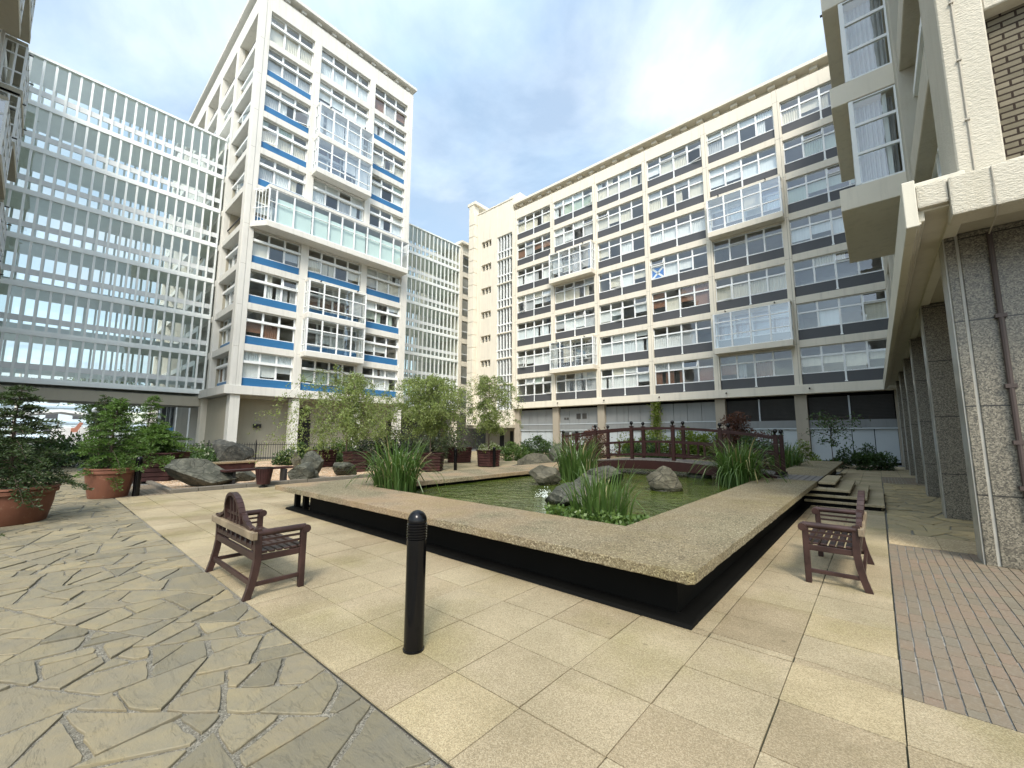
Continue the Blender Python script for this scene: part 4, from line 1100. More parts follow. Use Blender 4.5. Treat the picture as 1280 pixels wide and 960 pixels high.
t = thing('plank_bench', 'low dark plank bench without a back crossing the gravel bed behind the bin', 'bench', (-15.3, 4.9, 0))
mb = MB(); mb.bar((-15.06, 3.9, .48), (-15.45, 6.0, .48), .36, .06); mb.build('seat', MAT['planter'], t, bevel=.008)
for y in (4.2, 5.7): mb = MB(); mb.box(-15.45, -15.05, y - .04, y + .04, 0, .45); mb.build('leg', MAT['iron'], t)
t = thing('stone_ledge', 'low pale stone ledge under the dark boulder near the railings', 'stone ledge', (-21, 5.9, 0))
mb = MB(); mb.bar((-20.9, 5.0, .40), (-21.2, 6.7, .40), .5, .08); mb.build('slab', MAT['coping'], t, bevel=.01)
mb = MB(); mb.bar((-20.92, 5.1, .18), (-21.18, 6.6, .18), .4, .36); mb.build('support', MAT['planter'], t)

# ------------------------------------------------------------------ boulders
ROCKW = [m_rock('wet green grey boulder', (.058, .06, .045), (.10, .10, .077), (.17, .166, .125), .44), None, m_rock('wet brown grey boulder', (.072, .067, .046), (.118, .108, .077), (.18, .17, .12), .44)]
ROCK = [m_rock('green grey boulder', (.058, .06, .045), (.10, .10, .077), (.17, .166, .125)), m_rock('dark boulder', (.04, .042, .037), (.075, .075, .064), (.15, .145, .115)), m_rock('brown grey boulder', (.072, .067, .046), (.118, .108, .077), (.18, .17, .12))]
def boulder(label, loc, size, seed, mat=0, rz=0, tilt=0, cuts=15, sink=.15, group=None):
    rs = random.Random(seed); bm = bmesh.new(); bmesh.ops.create_icosphere(bm, subdivisions=5, radius=1)
    pl = []
    for _ in range(cuts):
        n = Vector((rs.gauss(0, 1), rs.gauss(0, 1), rs.gauss(.1, .8))).normalized(); pl.append((n, rs.uniform(.42, .8)))
    for v in bm.verts:
        p = v.co.copy()
        for n, c in pl:
            d = p.dot(n)
            if d > c: p -= n * (d - c) * .96
        q = p * 2.2 + Vector((seed, 0, 0))
        p *= 1 + .10 * noise.noise(q * .7) 
        p += v.normal * (.028 * noise.fractal(q * 1.8, 1, 2, 5) + .016 * (1 - abs(noise.noise(q * 3))) )
        v.co = p
    ext = [max(v.co[i] for v in bm.verts) - min(v.co[i] for v in bm.verts) for i in range(3)]
    Mx = Matrix.Rotation(rz, 4, 'Z') @ Matrix.Rotation(tilt, 4, 'Y') @ Matrix.Diagonal((size[0] / ext[0], size[1] / ext[1], size[2] / ext[2], 1))
    bm.transform(Mx)
    zmin = min(v.co.z for v in bm.verts); zmax = max(v.co.z for v in bm.verts)
    k = size[2] / (zmax - zmin) 
    for v in bm.verts: v.co.z = (v.co.z - zmin) * k - size[2] * sink
    me = bpy.data.meshes.new('boulder'); bm.to_mesh(me); bm.free()
    at = me.attributes.new('tint', 'FLOAT', 'FACE')
    me.polygons.foreach_set('use_smooth', [True] * len(me.polygons)); me.set_sharp_from_angle(angle=.32)
    me.materials.append((ROCKW if 'pond' in label or 'water' in label else ROCK)[mat] or ROCK[mat]); o = bpy.data.objects.new('boulder', me); COL.objects.link(o); o.location = loc
    return tag(o, label, 'boulder', group)
boulder('large slanting grey-green boulder in gravel beside the big timber tub', (-15.7, 3.5, .02), (1.9, 1.0, 1.0), 12, 0, 1.0, .25)
boulder('flat-topped pale boulder under the plank bench behind the bin', (-16.5, 4.75, 0), (.9, 1.1, .5), 5, 0, .5)
boulder('tall upright grey boulder with a notched top, tallest in the gravel bed', (-15.5, 6.75, 0), (.85, .8, 1.2), 8, 0, .3, .1)
boulder('round grey boulder leaning against the tall notched boulder', (-15.0, 6.15, 0), (.8, .8, .78), 21, 0, .9)
boulder('small knobbly boulder at the foot of the tall notched boulder', (-14.85, 6.45, 0), (.5, .5, .45), 23, 0, .9)
boulder('dark jagged boulder sitting on the ledge before the railings', (-22.4, 6.05, .33), (1.8, 1.4, 1.25), 31, 1, 1.2, .2)
boulder('small brown upright stone among the shrubs by the railings', (-20.6, 8.3, .1), (.6, .5, .8), 33, 2, .2)
boulder('low grey wedge-shaped boulder behind the pond corner reeds', (-15.6, 7.95, 0), (.9, .8, .62), 37, 0, .6, .2)
boulder('brown pointed boulder on the pavement past the planter boxes', (-10.9, 13.9, 0), (1.5, 1.0, 1.02), 41, 2, .8, .2)
boulder('low dark boulder at the foot of the brown pointed boulder', (-11.8, 13.8, .0), (1.4, .9, .45), 42, 1, .8)
boulder('pale rounded boulder on the far bank under the red-leaved shrub', (-11.6, 18.2, .0), (1.3, 1.1, 1.0), 43, 0, .3)
boulder('grey mottled boulder behind the pale rounded boulder on the far bank', (-13.2, 19.2, .0), (1.5, 1.2, 1.3), 44, 0, .3)
boulder('brown boulder in the water below the reeds at the bridge end', (-6.55, 8.95, 0.28), (.95, .8, .62), 51, 2, .8, .2, sink=.12)
boulder('big two-faced grey boulder behind the front reeds in the pond', (-4.35, 6.65, 0.22), (.85, .75, .52), 57, 0, .5, -.1, sink=.05)
boulder('slanting boulder slab rising behind the two-faced boulder in the pond', (-4.5, 7.4, 0.28), (.75, .45, .58), 55, 0, 1.15, -.3, sink=.05)
boulder('flat pale grey rock slab in the middle of the pond before the bridge', (-5.6, 10.0, 0.24), (1.0, .8, .62), 61, 0, .4, .12, cuts=9, sink=.1)
boulder('square-shouldered boulder standing in the water before the bridge', (-3.92, 9.85, 0.24), (.8, .75, .7), 63, 2, .3, .05, sink=.05)

# fountain splash: white droplets where the jet meets the water
mb = MB(); rs = random.Random(4)
for i in range(140):
    a = rs.uniform(0, 2 * PI); r = abs(rs.gauss(0, .07)); z = .345 + max(0, rs.gauss(.06, .07)) * (1 - min(1, r * 4)); s_ = rs.uniform(.005, .013)
    x, y = -5.25 + r * math.cos(a) * 1.4, 7.05 + r * math.sin(a) * 1.4
    mb.lathe([(0, -s_), (s_, 0), (0, s_)], (x, y, z), 5)
tag(mb.build('fountain_splash', m_plain('white water', (.8, .85, .85), .15), org=(-5.25, 7.05, .4), recalc=False, smooth=True), 'small white splash of water beside the two-faced boulder', 'fountain')
# ------------------------------------------------------------------ plants
MAT['conifer'] = m_leaf('dark conifer needles', (.018, .034, .012), (.065, .10, .028), .2, .5)
MAT['yew'] = m_leaf('bright yew needles', (.026, .062, .012), (.14, .24, .045), .3, .5)
MAT['birch'] = m_leaf('light willow leaf', (.12, .165, .045), (.33, .39, .145), .4, .45, 1.2)
MAT['reed'] = m_leaf('reed blade', (.030, .070, .014), (.14, .22, .06), .35, .35, 3)
MAT['straw'] = m_leaf('dry reed', (.22, .19, .09), (.42, .36, .20), .3, .5)
MAT['shrub'] = m_leaf('dark shrub leaf', (.022, .048, .014), (.10, .165, .05), .25, .4)
MAT['deep'] = m_leaf('dark shade-filler leaf', (.010, .018, .008), (.035, .055, .02), .1, .45)
MAT['lime'] = m_leaf('lime shrub leaf', (.09, .14, .02), (.26, .32, .06), .35, .45)
MAT['red'] = m_leaf('bronze red leaf', (.06, .025, .018), (.20, .09, .06), .25, .45)
MAT['cress'] = m_leaf('pond edge leaf', (.035, .075, .015), (.16, .24, .06), .3, .35, 8)
MAT['bloom'] = m_leaf('pale blossom', (.45, .48, .34), (.75, .78, .62), .3, .6)

def rdir():
    while True:
        v = Vector((uni(-1, 1), uni(-1, 1), uni(-1, 1)))
        if .05 < v.length < 1: return v.normalized()
def leaf(mb, p, d, l, w, tint, mi=0, droop=0.):
    """one pointed leaf, folded a little along its midrib"""
    d = d.normalized(); s = d.cross(rdir())
    if s.length < .05: s = Vector((1, 0, 0))
    s = s.normalized() * w * .5; m = p + d * l * .5 + Vector((0, 0, -droop * l * .3)); e = p + d * l + Vector((0, 0, -droop * l))
    n = len(mb.v); mb.v += [tuple(p), tuple(m + s), tuple(e), tuple(m - s)]
    mb.f.append((n, n + 1, n + 2, n + 3)); mb.mi.append(mi); mb.t.append(tint)
def cl(x): return max(0., min(1., x))

def conifer(label, base, h, r, n, mat, seed, lean=(0, 0), low=.12, leafl=.05, name='conifer', trunk_r=.035, dens=26):
    global random
    st_ = random.getstate(); random.seed(seed)
    t = thing(name, label, 'conifer', base)
    B = Vector(base); tr_ = MB(); mb = MB()
    top = B + Vector((lean[0], lean[1], h))
    def ax(f): return B.lerp(top, f) + Vector((.03 * math.sin(f * 7), .03 * math.cos(f * 5), 0))
    tr_.tube([ax(i / 6) for i in range(7)], [trunk_r * (1 - .85 * i / 6) for i in range(7)], 7)
    for i in range(n):
        f = low + (1 - low) * (i + rnd() * .8) / n; f = min(f, .99)
        L = r * (1 - f) ** .75 * uni(.55, 1.15) + .06; a = i * 2.4 + uni(-.4, .4)
        d = Vector((math.cos(a), math.sin(a), uni(-.05, .45) - (.25 if f < .3 else 0))).normalized(); p0 = ax(f)
        pts = [p0 + d * L * q + Vector((0, 0, -.28 * L * q * q)) for q in (0, .35, .7, 1)]
        tr_.tube(pts, [.009, .007, .005, .003], 4, cap=False)
        side = d.cross(Vector((0, 0, 1))).normalized()
        m = int(dens * L / r) + 6
        for j in range(m):
            q = .12 + .88 * (j + rnd()) / m; k = q * 3; i0 = min(2, int(k)); pp = pts[i0].lerp(pts[i0 + 1], k - i0)
            for sgn in (-1, 1):
                tw = (d * uni(.4, .9) + side * sgn * uni(.5, 1.1) + Vector((0, 0, uni(-.35, .25)))).normalized()
                tl = (.09 + .22 * L * (1 - q)) * uni(.6, 1.2)
                nl = max(3, int(tl / .026))
                for y in range(nl):
                    c = pp + tw * tl * y / nl + Vector((0, 0, -.12 * tl * (y / nl) ** 2))
                    ld = (tw * .8 + rdir() * .7 + Vector((0, 0, .1))).normalized()
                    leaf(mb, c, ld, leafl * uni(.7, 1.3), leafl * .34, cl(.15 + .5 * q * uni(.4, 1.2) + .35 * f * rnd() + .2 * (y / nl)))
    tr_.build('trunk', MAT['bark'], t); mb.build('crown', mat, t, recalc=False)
    random.setstate(st_); return t

def pot(label, loc, R1, R0, h):
    t = thing('terracotta_pot', label, 'plant pot', loc, 0); mb = MB()
    mb.lathe([(0, 0), (R0, 0), (R0 * 1.03, .02), (R0 + (R1 - R0) * .55, h * .5), (R0 + (R1 - R0) * .57, h * .52), (R1 * .93, h * .80), (R1 * .99, h * .82), (R1, h * .9), (R1 * .97, h * .93), (R1 * 1.02, h * .95), (R1 * 1.0, h), (R1 * .90, h), (R1 * .88, h * .8)], loc, 40)
    mb.build('body', MAT['terra'], t, smooth=True, angle=.7)
    mb = MB(); mb.lathe([(R1 * .89, h * .9), (R1 * .4, h * .93), (0, h * .94)], loc, 24); mb.build('soil', MAT['soil'], t, smooth=True)
    return t
pot('widest terracotta pot, holding the dark layered conifer', (-12.02, -.22, 0), .66, .52, .64)
conifer('dark layered conifer growing in the widest terracotta pot', (-12.02, -.22, .58), 1.9, 1.12, 92, MAT['conifer'], 11, low=.05, leafl=.062, dens=24)
pot('deep banded terracotta pot beside the bollard at the gravel corner', (-14.92, 1.4, 0), .51, .37, .74)
conifer('spreading green conifer growing in the deep banded terracotta pot', (-15.0, 1.33, .68), 1.85, .95, 80, MAT['yew'], 12, lean=(.1, .1), low=.02, leafl=.065, dens=20)

def planter(label, loc, w, h, rz=0, sides=6):
    t = thing('wooden_planter', label, 'planter', loc, 0)
    mb = MB(); nb = 6
    ring = [(w / 2 * math.cos(rz + 2 * PI * i / sides), w / 2 * math.sin(rz + 2 * PI * i / sides)) for i in range(sides)]
    for b in range(nb):
        z0, z1 = .04 + (h - .04) * b / nb, .04 + (h - .04) * (b + 1) / nb - .022; tp = .90 + .1 * b / nb
        for i in range(sides):
            p, q = Vector((*ring[i], 0)) * tp, Vector((*ring[(i + 1) % sides], 0)) * tp; nrm = ((p + q) / 2).normalized() * .03
            mb.hexa([Vector(loc) + v_ + o_ + Vector((0, 0, z)) for v_ in (p * .995, q * .995) for o_ in (-nrm, nrm * 0) for z in (z0, z1)], tint=rnd())
    mb.build('board', MAT['planter'], t, bevel=.004)
    mb = MB()
    for i in range(sides):
        p, q = Vector((*ring[i], h)), Vector((*ring[(i + 1) % sides], h)); mb.bar(Vector(loc) + p * 1.0, Vector(loc) + q * 1.0, .07, .04)
    mb.build('rim', MAT['planter'], t)
    mb = MB(); mb.face([(loc[0] + x * .93, loc[1] + y * .93, loc[2] + h - .1) for x, y in ring]); mb.face([(loc[0] + x * .9, loc[1] + y * .9, loc[2] + .02) for x, y in ring]); mb.build('soil', MAT['soil'], t)
    return t
planter('big dark timber tub with clipped conifers beside the slanting boulder', (-18.9, 2.95, 0), 1.75, .95, .25)
planter('dark planter box holding small sprigs, under the drooping tree', (-20.9, 9.6, 0), 1.5, .82, .5)
planter('dark planter box in deep shade behind the pond corner reeds', (-17.0, 9.3, 0), 1.2, .85, .2)
planter('middle dark planter box with hexagonal sides and a spreading tree', (-15.1, 11.75, 0), 1.32, .78, .1)
planter('dark planter box half hidden behind the middle one', (-18.6, 16.6, 0), 1.7, .85, .3)
planter('dark planter box topped with pale flowers under a slim tree', (-15.1, 15.45, 0), 1.35, .82, .35)
conifer('bushy bright green yew filling the big timber tub', (-18.9, 2.85, .85), 1.05, 1.5, 120, MAT['yew'], 14, low=.0, leafl=.075, name='yew', dens=24)
conifer('tall thin conifer at the back of the big timber tub', (-19.4, 2.6, .85), 2.1, .85, 52, MAT['yew'], 15, lean=(.2, .1), low=.2, leafl=.07, dens=14)
conifer('slim feathery conifer behind the potted ones near the lamp', (-19.6, 1.5, 0), 2.9, .75, 50, MAT['conifer'], 16, low=.2, leafl=.075, dens=14)
conifer('low conifer sprig poking in before the widest terracotta pot', (-10.6, -.62, 0), .7, .55, 26, MAT['yew'], 17, low=.0, leafl=.05, dens=16)

def tree(label, base, h, crown, n_br, leaves, mat, seed, droop=.5, leafl=.085, name='potted_tree', trunk_r=.035, bark='bark', start=.3, spread=None):
    st_ = random.getstate(); random.seed(seed)
    t = thing(name, label, 'tree', base); B = Vector(base); tr_ = MB(); mb = MB()
    top = B + Vector((uni(-.1, .1), uni(-.1, .1), h))
    def ax(f): return B.lerp(top, f) + Vector((.05 * math.sin(f * 6 + seed), .05 * math.cos(f * 5), 0)) * f
    tr_.tube([ax(i / 8) for i in range(9)], [trunk_r * (1 - .82 * i / 8) for i in range(9)], 7)
    tips = []
    for i in range(n_br):
        f = start + (1 - start) * (i + rnd()) / n_br; f = min(f, .985); a = i * 2.399 + uni(-.5, .5)
        prof = math.sin(PI * min(1, .18 + .82 * (1 - (f - start) / (1 - start)))) ** .7
        L = crown * (.35 + .65 * prof) * uni(.6, 1.15)
        if spread: L *= 1 + .8 * max(0, math.cos(a - spread))
        d = Vector((math.cos(a), math.sin(a), uni(.25, .8))).normalized(); p0 = ax(f)
        pts = [p0 + d * L * q + Vector((0, 0, -droop * L * q * q * 1.1)) for q in (0, .25, .5, .75, 1)]
        tr_.tube(pts, [.016, .012, .009, .006, .003], 5, cap=False)
        for k in range(1, 5):
            for _ in range(3):
                o_ = rdir() * L * .3; o_.z = o_.z * .5 - .05
                q0 = pts[k]; q1 = q0 + o_ * uni(.5, 1); q2 = q1 + o_ * .4 + Vector((0, 0, -droop * .35 * L))
                if rnd() < .5: tr_.tube([q0, q1, q2], [.005, .004, .002], 3, cap=False)
                tips.append((q0, q1, q2, f, k / 4))
    per = max(1, leaves // len(tips))
    for (q0, q1, q2, f, k) in tips:
        dens = uni(.3, 1.6)
        for _ in range(int(per * dens)):
            s_ = rnd(); p = q0.lerp(q1, s_ * 2) if s_ < .5 else q1.lerp(q2, s_ * 2 - 1); p = p + rdir() * leafl * uni(.3, 1.6)
            d = rdir(); d.z -= droop * .9
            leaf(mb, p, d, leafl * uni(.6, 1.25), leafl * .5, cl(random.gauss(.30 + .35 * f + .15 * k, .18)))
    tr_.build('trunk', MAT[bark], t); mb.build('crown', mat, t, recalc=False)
    random.setstate(st_); return t
tree('broad drooping light-green tree whose branches sweep over the boulders', (-17.6, 9.1, .7), 3.6, 2.0, 44, 19000, MAT['birch'], 3, .8, .09, spread=-2.42)
tree('spreading light-green tree growing from the middle planter box', (-15.1, 11.75, .7), 3.35, 1.85, 40, 19000, MAT['birch'], 4, .4, .09)
tree('slim airy light-green tree over the flower-filled planter box', (-15.1, 15.45, .7), 3.9, 1.65, 34, 13000, MAT['birch'], 5, .6, .09)
tree('darker dense tree behind and between the light-green planter trees', (-18.6, 15.2, .0), 3.6, 2.4, 36, 5200, m_leaf('dull dark leaf', (.045, .07, .03), (.12, .15, .065), .25), 6, .3, .13, start=.15)
tree('pale green tree half hidden behind the middle planter tree', (-21, 13.2, .0), 3.8, 1.9, 26, 4200, MAT['birch'], 8, .5, .11)
tree('small feathery young tree before the grey panels near the granite columns', (-1.7, 25.6, .0), 2.6, 1.15, 16, 900, MAT['shrub'], 9, .25, .13, name='young_tree', start=.45, trunk_r=.022)

def shrub(label, loc, rx, ry, h, n, mat, seed, leafl=.09, name='shrub', cat='shrub', bloom=0, clump=26):
    st_ = random.getstate(); random.seed(seed); mb = MB(); B = Vector(loc); C = []
    for _ in range(clump):
        a = uni(0, 2 * PI); e = math.asin(uni(0, 1)); rr = uni(.55, 1.0)
        C.append((Vector((rx * rr * math.cos(a) * math.cos(e), ry * rr * math.sin(a) * math.cos(e), h * rr * math.sin(e) * uni(.75, 1.1))), uni(.14, .34) * min(rx, h)))
    st = MB()
    n = int(n * 1.9); leafl *= 1.12
    for (c, s_) in C:
        st.tube([B + Vector((c.x * .08, c.y * .08, 0)), B + c * .55 + Vector((0, 0, .05)), B + c], [.012, .008, .003], 4, cap=False)
        dens = uni(.5, 1.5)
        for _ in range(int(n / clump * dens)):
            o_ = rdir() * s_ * rnd() ** .4; p = c + o_
            if p.z < .02: p.z = .02 + rnd() * .08
            d = (o_.normalized() + rdir() * .9 + Vector((0, 0, .25)))
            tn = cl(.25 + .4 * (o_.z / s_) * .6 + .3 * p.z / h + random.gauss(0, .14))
            isb = bloom and rnd() < bloom and o_.z > 0
            leaf(mb, B + p, d, leafl * uni(.4, 1.5), leafl * uni(.34, .6), tn, 1 if isb else 0)
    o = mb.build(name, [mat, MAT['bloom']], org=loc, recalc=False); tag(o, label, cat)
    random.setstate(st_)
    s2 = st.build('stem', MAT['bark'], None, org=loc); s2.parent = o; s2.location = (0, 0, 0)
    return o
shrub('mound of pale flowers filling a dark planter box', (-15.1, 15.45, .72), .6, .6, .55, 1300, MAT['lime'], 60, .07, 'flowers', 'flowers', .55)
shrub('small dark sprigs in the planter box under the drooping tree', (-20.9, 9.6, .7), .5, .4, .6, 350, MAT['shrub'], 61, .08, 'herb', 'plant', .1)
for i, (lb_, x, y, rx, h, mt, nm) in enumerate((
    ('dark glossy shrub at the railing end nearest the timber tub', -24.5, 5.6, 1.2, 1.15, 'shrub', .04),
    ('green shrub between the timber tub and the jagged boulder', -23.0, 5.0, 1.1, .85, 'shrub', .05),
    ('leafy green shrub between dark jagged boulder and small brown stone', -23.5, 9.3, 1.1, 1.1, 'shrub', 0),
    ('pale-tipped shrub behind the small brown stone', -24.5, 11.2, 1.2, 1.1, 'shrub', .06),
    ('fern-like bright shrub before the second tower column', -24.5, 12.6, 1.2, 1.3, 'cress', 0))):
    shrub(lb_, (x, y, 0), rx, rx * .8, h, 1500, MAT[mt], 70 + i, .12, 'shrub', 'shrub', nm)
shrub('bronze red-leaved shrub behind the reeds at the bridge far end', (-12.8, 21.5, 0), 1.7, 1.4, 2.0, 3200, MAT['red'], 80, .12)
shrub('dark green shrub before the grey panel next to the stair end', (-17.5, 22.5, 0), 1.6, 1.3, 1.6, 2200, MAT['shrub'], 81, .13)
shrub('rounded bright green bush before the stair end doorway', (-18.0, 20.3, 0), 1.6, 1.3, 1.15, 2600, MAT['cress'], 82, .10)
shrub('low lime shrub around the foot of the yellow-green climber', (-11.5, 25.0, 0), 1.9, 1.0, 1.75, 2600, MAT['lime'], 83, .14)
shrub('lime yellow shrub beside the tall red-brown shrub', (-8.2, 24.5, 0), 2.0, 1.1, 1.85, 2800, MAT['lime'], 84, .14)
shrub('dark green shrub between the two lime shrubs behind the bridge', (-9.9, 23.0, 0), 1.3, 1.0, 1.3, 1600, MAT['shrub'], 85, .13)
shrub('tall red-brown shrub before the dark louvres, behind the footbridge', (-5.6, 25.2, 0), 1.7, 1.4, 3.05, 4200, MAT['red'], 86, .12, clump=40)
shrub('dark green undershrub below the tall red-brown shrub', (-4.6, 24.0, 0), 1.5, 1.1, 1.9, 2200, MAT['shrub'], 87, .12)
shrub('creamy flowered shrub behind the bridge end posts near the steps', (-2.9, 24.6, 0), .9, .8, 1.3, 1300, MAT['lime'], 88, .11, bloom=.25)
shrub('spreading dark shrub at the foot of the young tree', (-.75, 26.5, 0), 1.35, .9, 1.1, 2200, MAT['shrub'], 89, .11)
shrub('low shrub on the far bank among the pale boulders', (-14.5, 21.0, 0), 1.2, 1.0, .9, 1300, MAT['shrub'], 90, .11)
shrub('low hedge of mixed greenery along the foot of the long block', (-7.0, 27.5, 0), 4.5, .8, .9, 3000, MAT['cress'], 91, .13, clump=50)
for i, (x, y, rx, h) in enumerate(((-21.3, 12.4, 1.6, 1.75), (-22.3, 15.3, 1.8, 1.9), (-22.6, 18.8, 1.8, 1.9))):  # bushes added to darken the bright background behind the planter trees
    shrub(('added dark bush standing in for shade behind the middle planter box', 'added dark bush standing in for shade behind the half hidden planter box', 'added dark bush standing in for shade in the passage mouth by the stair end')[i], (x, y, 0), rx, rx * .8, h, 2200, MAT['deep'], 120 + i, .13, clump=34)
# climber on the pier
mb = MB(); st = MB(); random.seed(5)
st.tube([(-12.5, 30.95, 0), (-12.55, 31.0, 1.5), (-12.4, 31.05, 3.0), (-12.5, 31.05, 4.0)], [.02, .016, .012, .006], 5)
for i in range(1500):
    z = 4.1 * rnd() ** .9; w = (.28 if z > 2.2 else .28 + (2.2 - z) * .35)
    p = Vector((-12.5 + random.gauss(0, w * .7), 30.98 - abs(random.gauss(0, .12)) - (.3 if z < 1 else 0), z)); leaf(mb, p, rdir() + Vector((0, -.5, -.2)), .15 * uni(.6, 1.2), .09, cl(random.gauss(.6, .25)))
o = mb.build('climber', MAT['lime'], org=(-12.5, 31, 0), recalc=False); tag(o, 'yellow-green climber growing up a pier of the long block', 'climber')
s2 = st.build('stem', MAT['bark'], None, org=(-12.5, 31, 0)); s2.parent = o; s2.location = (0, 0, 0)

def reeds(label, loc, rx, ry, h, n, seed, bend=.5, w=.022, skirt=0):
    st_ = random.getstate(); random.seed(seed); mb = MB()
    for i in range(n):
        a = uni(0, 2 * PI); rr = math.sqrt(rnd()); bx, by = rr * rx * math.cos(a), rr * ry * math.sin(a)
        H = h * uni(.5, 1.1); az = a + uni(-.9, .9); bd = bend * uni(.1, 1.2) * (.3 + .7 * rr)
        if rnd() < .12: bd *= 2.0
        d = Vector((math.cos(az), math.sin(az), 0)); sd = Vector((-d.y, d.x, 0)); ww = w * uni(.6, 1.25); tn = rnd() * .8; prev = None
        tw = uni(-1.2, 1.2); dead = 1 if rnd() < .07 else 0
        for k in range(8):
            q = k / 7; ang = bd * q * q * 1.5
            p = Vector(loc) + Vector((bx, by, 0)) + d * (H * q * math.sin(ang) * .75 + .04 * q) + Vector((0, 0, H * q * (math.cos(ang) if ang < 2.2 else -.6) ** 1 * (1 if ang < PI / 2 else 1)))
            s_ = (sd * math.cos(tw * q) + d * math.sin(tw * q)) * ww * .5 * (1 - q ** 3) ** .8
            cur = (p + s_, p - s_)
            if prev: mb.face([prev[0], prev[1], cur[1], cur[0]], dead, cl(tn * .7 + .35 * q))
            prev = cur
    o = mb.build('reed_clump', [MAT['reed'], MAT['straw']], org=loc, recalc=False, smooth=True); tag(o, label, 'reeds', 'clumps of reeds in the pond'); random.setstate(st_)
    return o
reeds('tall dense reed clump at the pond corner near the planters', (-8.0, 5.3, .31), .46, .42, 1.28, 340, 1, .85, .032)
reeds('reed clump rising from cress in the pond corner', (-3.05, 5.45, .31), .42, .45, .92, 190, 2, .45, .024)
reeds('reed clump behind the pond boulders, at the bridge far end', (-6.6, 10.4, .31), .5, .5, 1.35, 300, 3, .6, .03)
reeds('arching reed clump against the bridge end by the steps', (-2.75, 12.0, .31), .45, .55, 1.3, 420, 4, .95, .034)
reeds('short grassy reed clump on the bank past the bridge posts', (-2.75, 19.0, .31), .5, .9, 1.15, 260, 5, .8, .03)
mb = MB(); random.seed(8)                                     # cress skirt round the front reeds
for i in range(2600):
    x = uni(-3.75, -2.42); y = uni(4.88, 6.1)
    if x > -2.42 - 0 or (y > 5.25 and x < -2.75 and rnd() < .8): continue
    z = .345 + .21 * rnd() * (1.2 - abs(y - 5.05)) + .03 * noise.noise(Vector((x * 6, y * 6, 0)))
    leaf(mb, Vector((x, y, z)), rdir() + Vector((0, 0, .5)), .06 * uni(.6, 1.3), .045, cl(random.gauss(.35 + 1.8 * (z - .38), .2)))
tag(mb.build('cress', MAT['cress'], org=(-3.0, 5.2, .4), recalc=False), 'low leafy cress spilling along the pond edge under the front reeds', 'pond plant')

# ------------------------------------------------------------------ railings in front of the tower
fc = thing('iron_railing', 'low black iron railing with spiked bars before the tower undercroft', 'railing', (-26.6, 11, 0))
A = Vector((-27.2, 4.0, 0)); Bv = Vector((-26.6, 17.5, 0)); mb = MB(); n = 110
for i in range(n):
    p = A.lerp(Bv, i / n); mb.bar(p + Vector((0, 0, .1)), p + Vector((0, 0, 1.12)), .018)
mb.build('picket', MAT['iron'], fc)
mb = MB()
for z in (.2, 1.0): mb.bar(A + Vector((0, 0, z)), Bv + Vector((0, 0, z)), .02, .035)
mb.build('rail', MAT['iron'], fc)
for i in range(7):
    p = A.lerp(Bv, i / 6); mb = MB(); mb.bar(p, p + Vector((0, 0, 1.22)), .05); mb.lathe([(.0, 1.3), (.035, 1.26), (.0, 1.22)], p, 8); mb.build('post', MAT['iron'], fc)

# ------------------------------------------------------------------ the street seen under the link
MAT['fband'] = m_plain('faded blue band', (.42, .52, .60), .7)
sb = thing('street_building', 'distant pale blue building glimpsed under the link bridge', 'building', (-125, 0, 0))
Fb = Facade((-120, 0, 0), (0, 1, 0), (1, 0, 0)); mb = MB(); wd = MB(); bd = MB()
Fb.box(mb, -26, 9, 0, 13, -12, 0); mb.build('wall', m_plain('pale blue render', (.60, .68, .70), .8), sb)
for k in range(4):
    for i in range(9): wd = MB(); Fb.box(wd, -24 + i * 3.6, -22.4 + i * 3.6, 1.5 + k * 3, 3 + k * 3, -.1, .05); wd.build('window', MAT['dgrey'], sb)
for k in range(4): bd = MB(); Fb.box(bd, -25.9, 8.9, .6 + k * 3, 1.0 + k * 3, .0, .2); bd.build('band', MAT['fband'], sb)
cn = thing('street_canopy', 'white canopy roof glimpsed through the potted conifers', 'canopy', (-80, 4, 0)); mb = MB()
mb.prism([(-6, 3.2), (2, 4.6), (9, 3.4), (9, 3.2), (2, 4.3), (-6, 3.0)], 0, -84, -76); mb.build('roof', m_plain('white sheeting', (.8, .8, .78), .6), cn)
for y in (-5, 2, 8): mb = MB(); mb.box(-80.1, -79.9, y - .1, y + .1, 0, 3.3); mb.build('post', MAT['white'], cn)
vn = thing('parked_van', 'white van parked in the street beyond the link bridge', 'van', (-66, 4.2, 0)); mb = MB()
mb.prism([(1.2, .35), (6.2, .35), (6.2, 1.0), (5.6, 1.2), (5.1, 2.1), (4.8, 2.3), (1.2, 2.3)], 0, -67, -65); mb.build('body', m_plain('white van paint', (.75, .75, .75), .3), vn, bevel=.06, seg=2)
for y in (2.2, 5.3): mb = MB(); mb.lathe([(0, -.1), (.33, -.1), (.36, -.05), (.36, .08), (.3, .12), (0, .12)], (0, 0, 0), 18); w_ = mb.build('wheel', MAT['blackmat'], vn, org=(0, 0, 0)); w_.location = (1.0, y - 4.2, .36); w_.rotation_euler = (0, PI / 2, 0)
mb = MB(); mb.box(-64.995, -64.98, 4.0, 5.0, 1.3, 2.0); mb.build('side_window', MAT['dgrey'], vn)
lp = thing('street_lamp', 'street lamp with a white globe beyond the link bridge', 'street lamp', (-50, 3.32, 0)); mb = MB()
mb.tube([(-50, 3.32, 0), (-50, 3.32, 3.35)], [.07, .04], 8); mb.build('pole', MAT['iron'], lp)
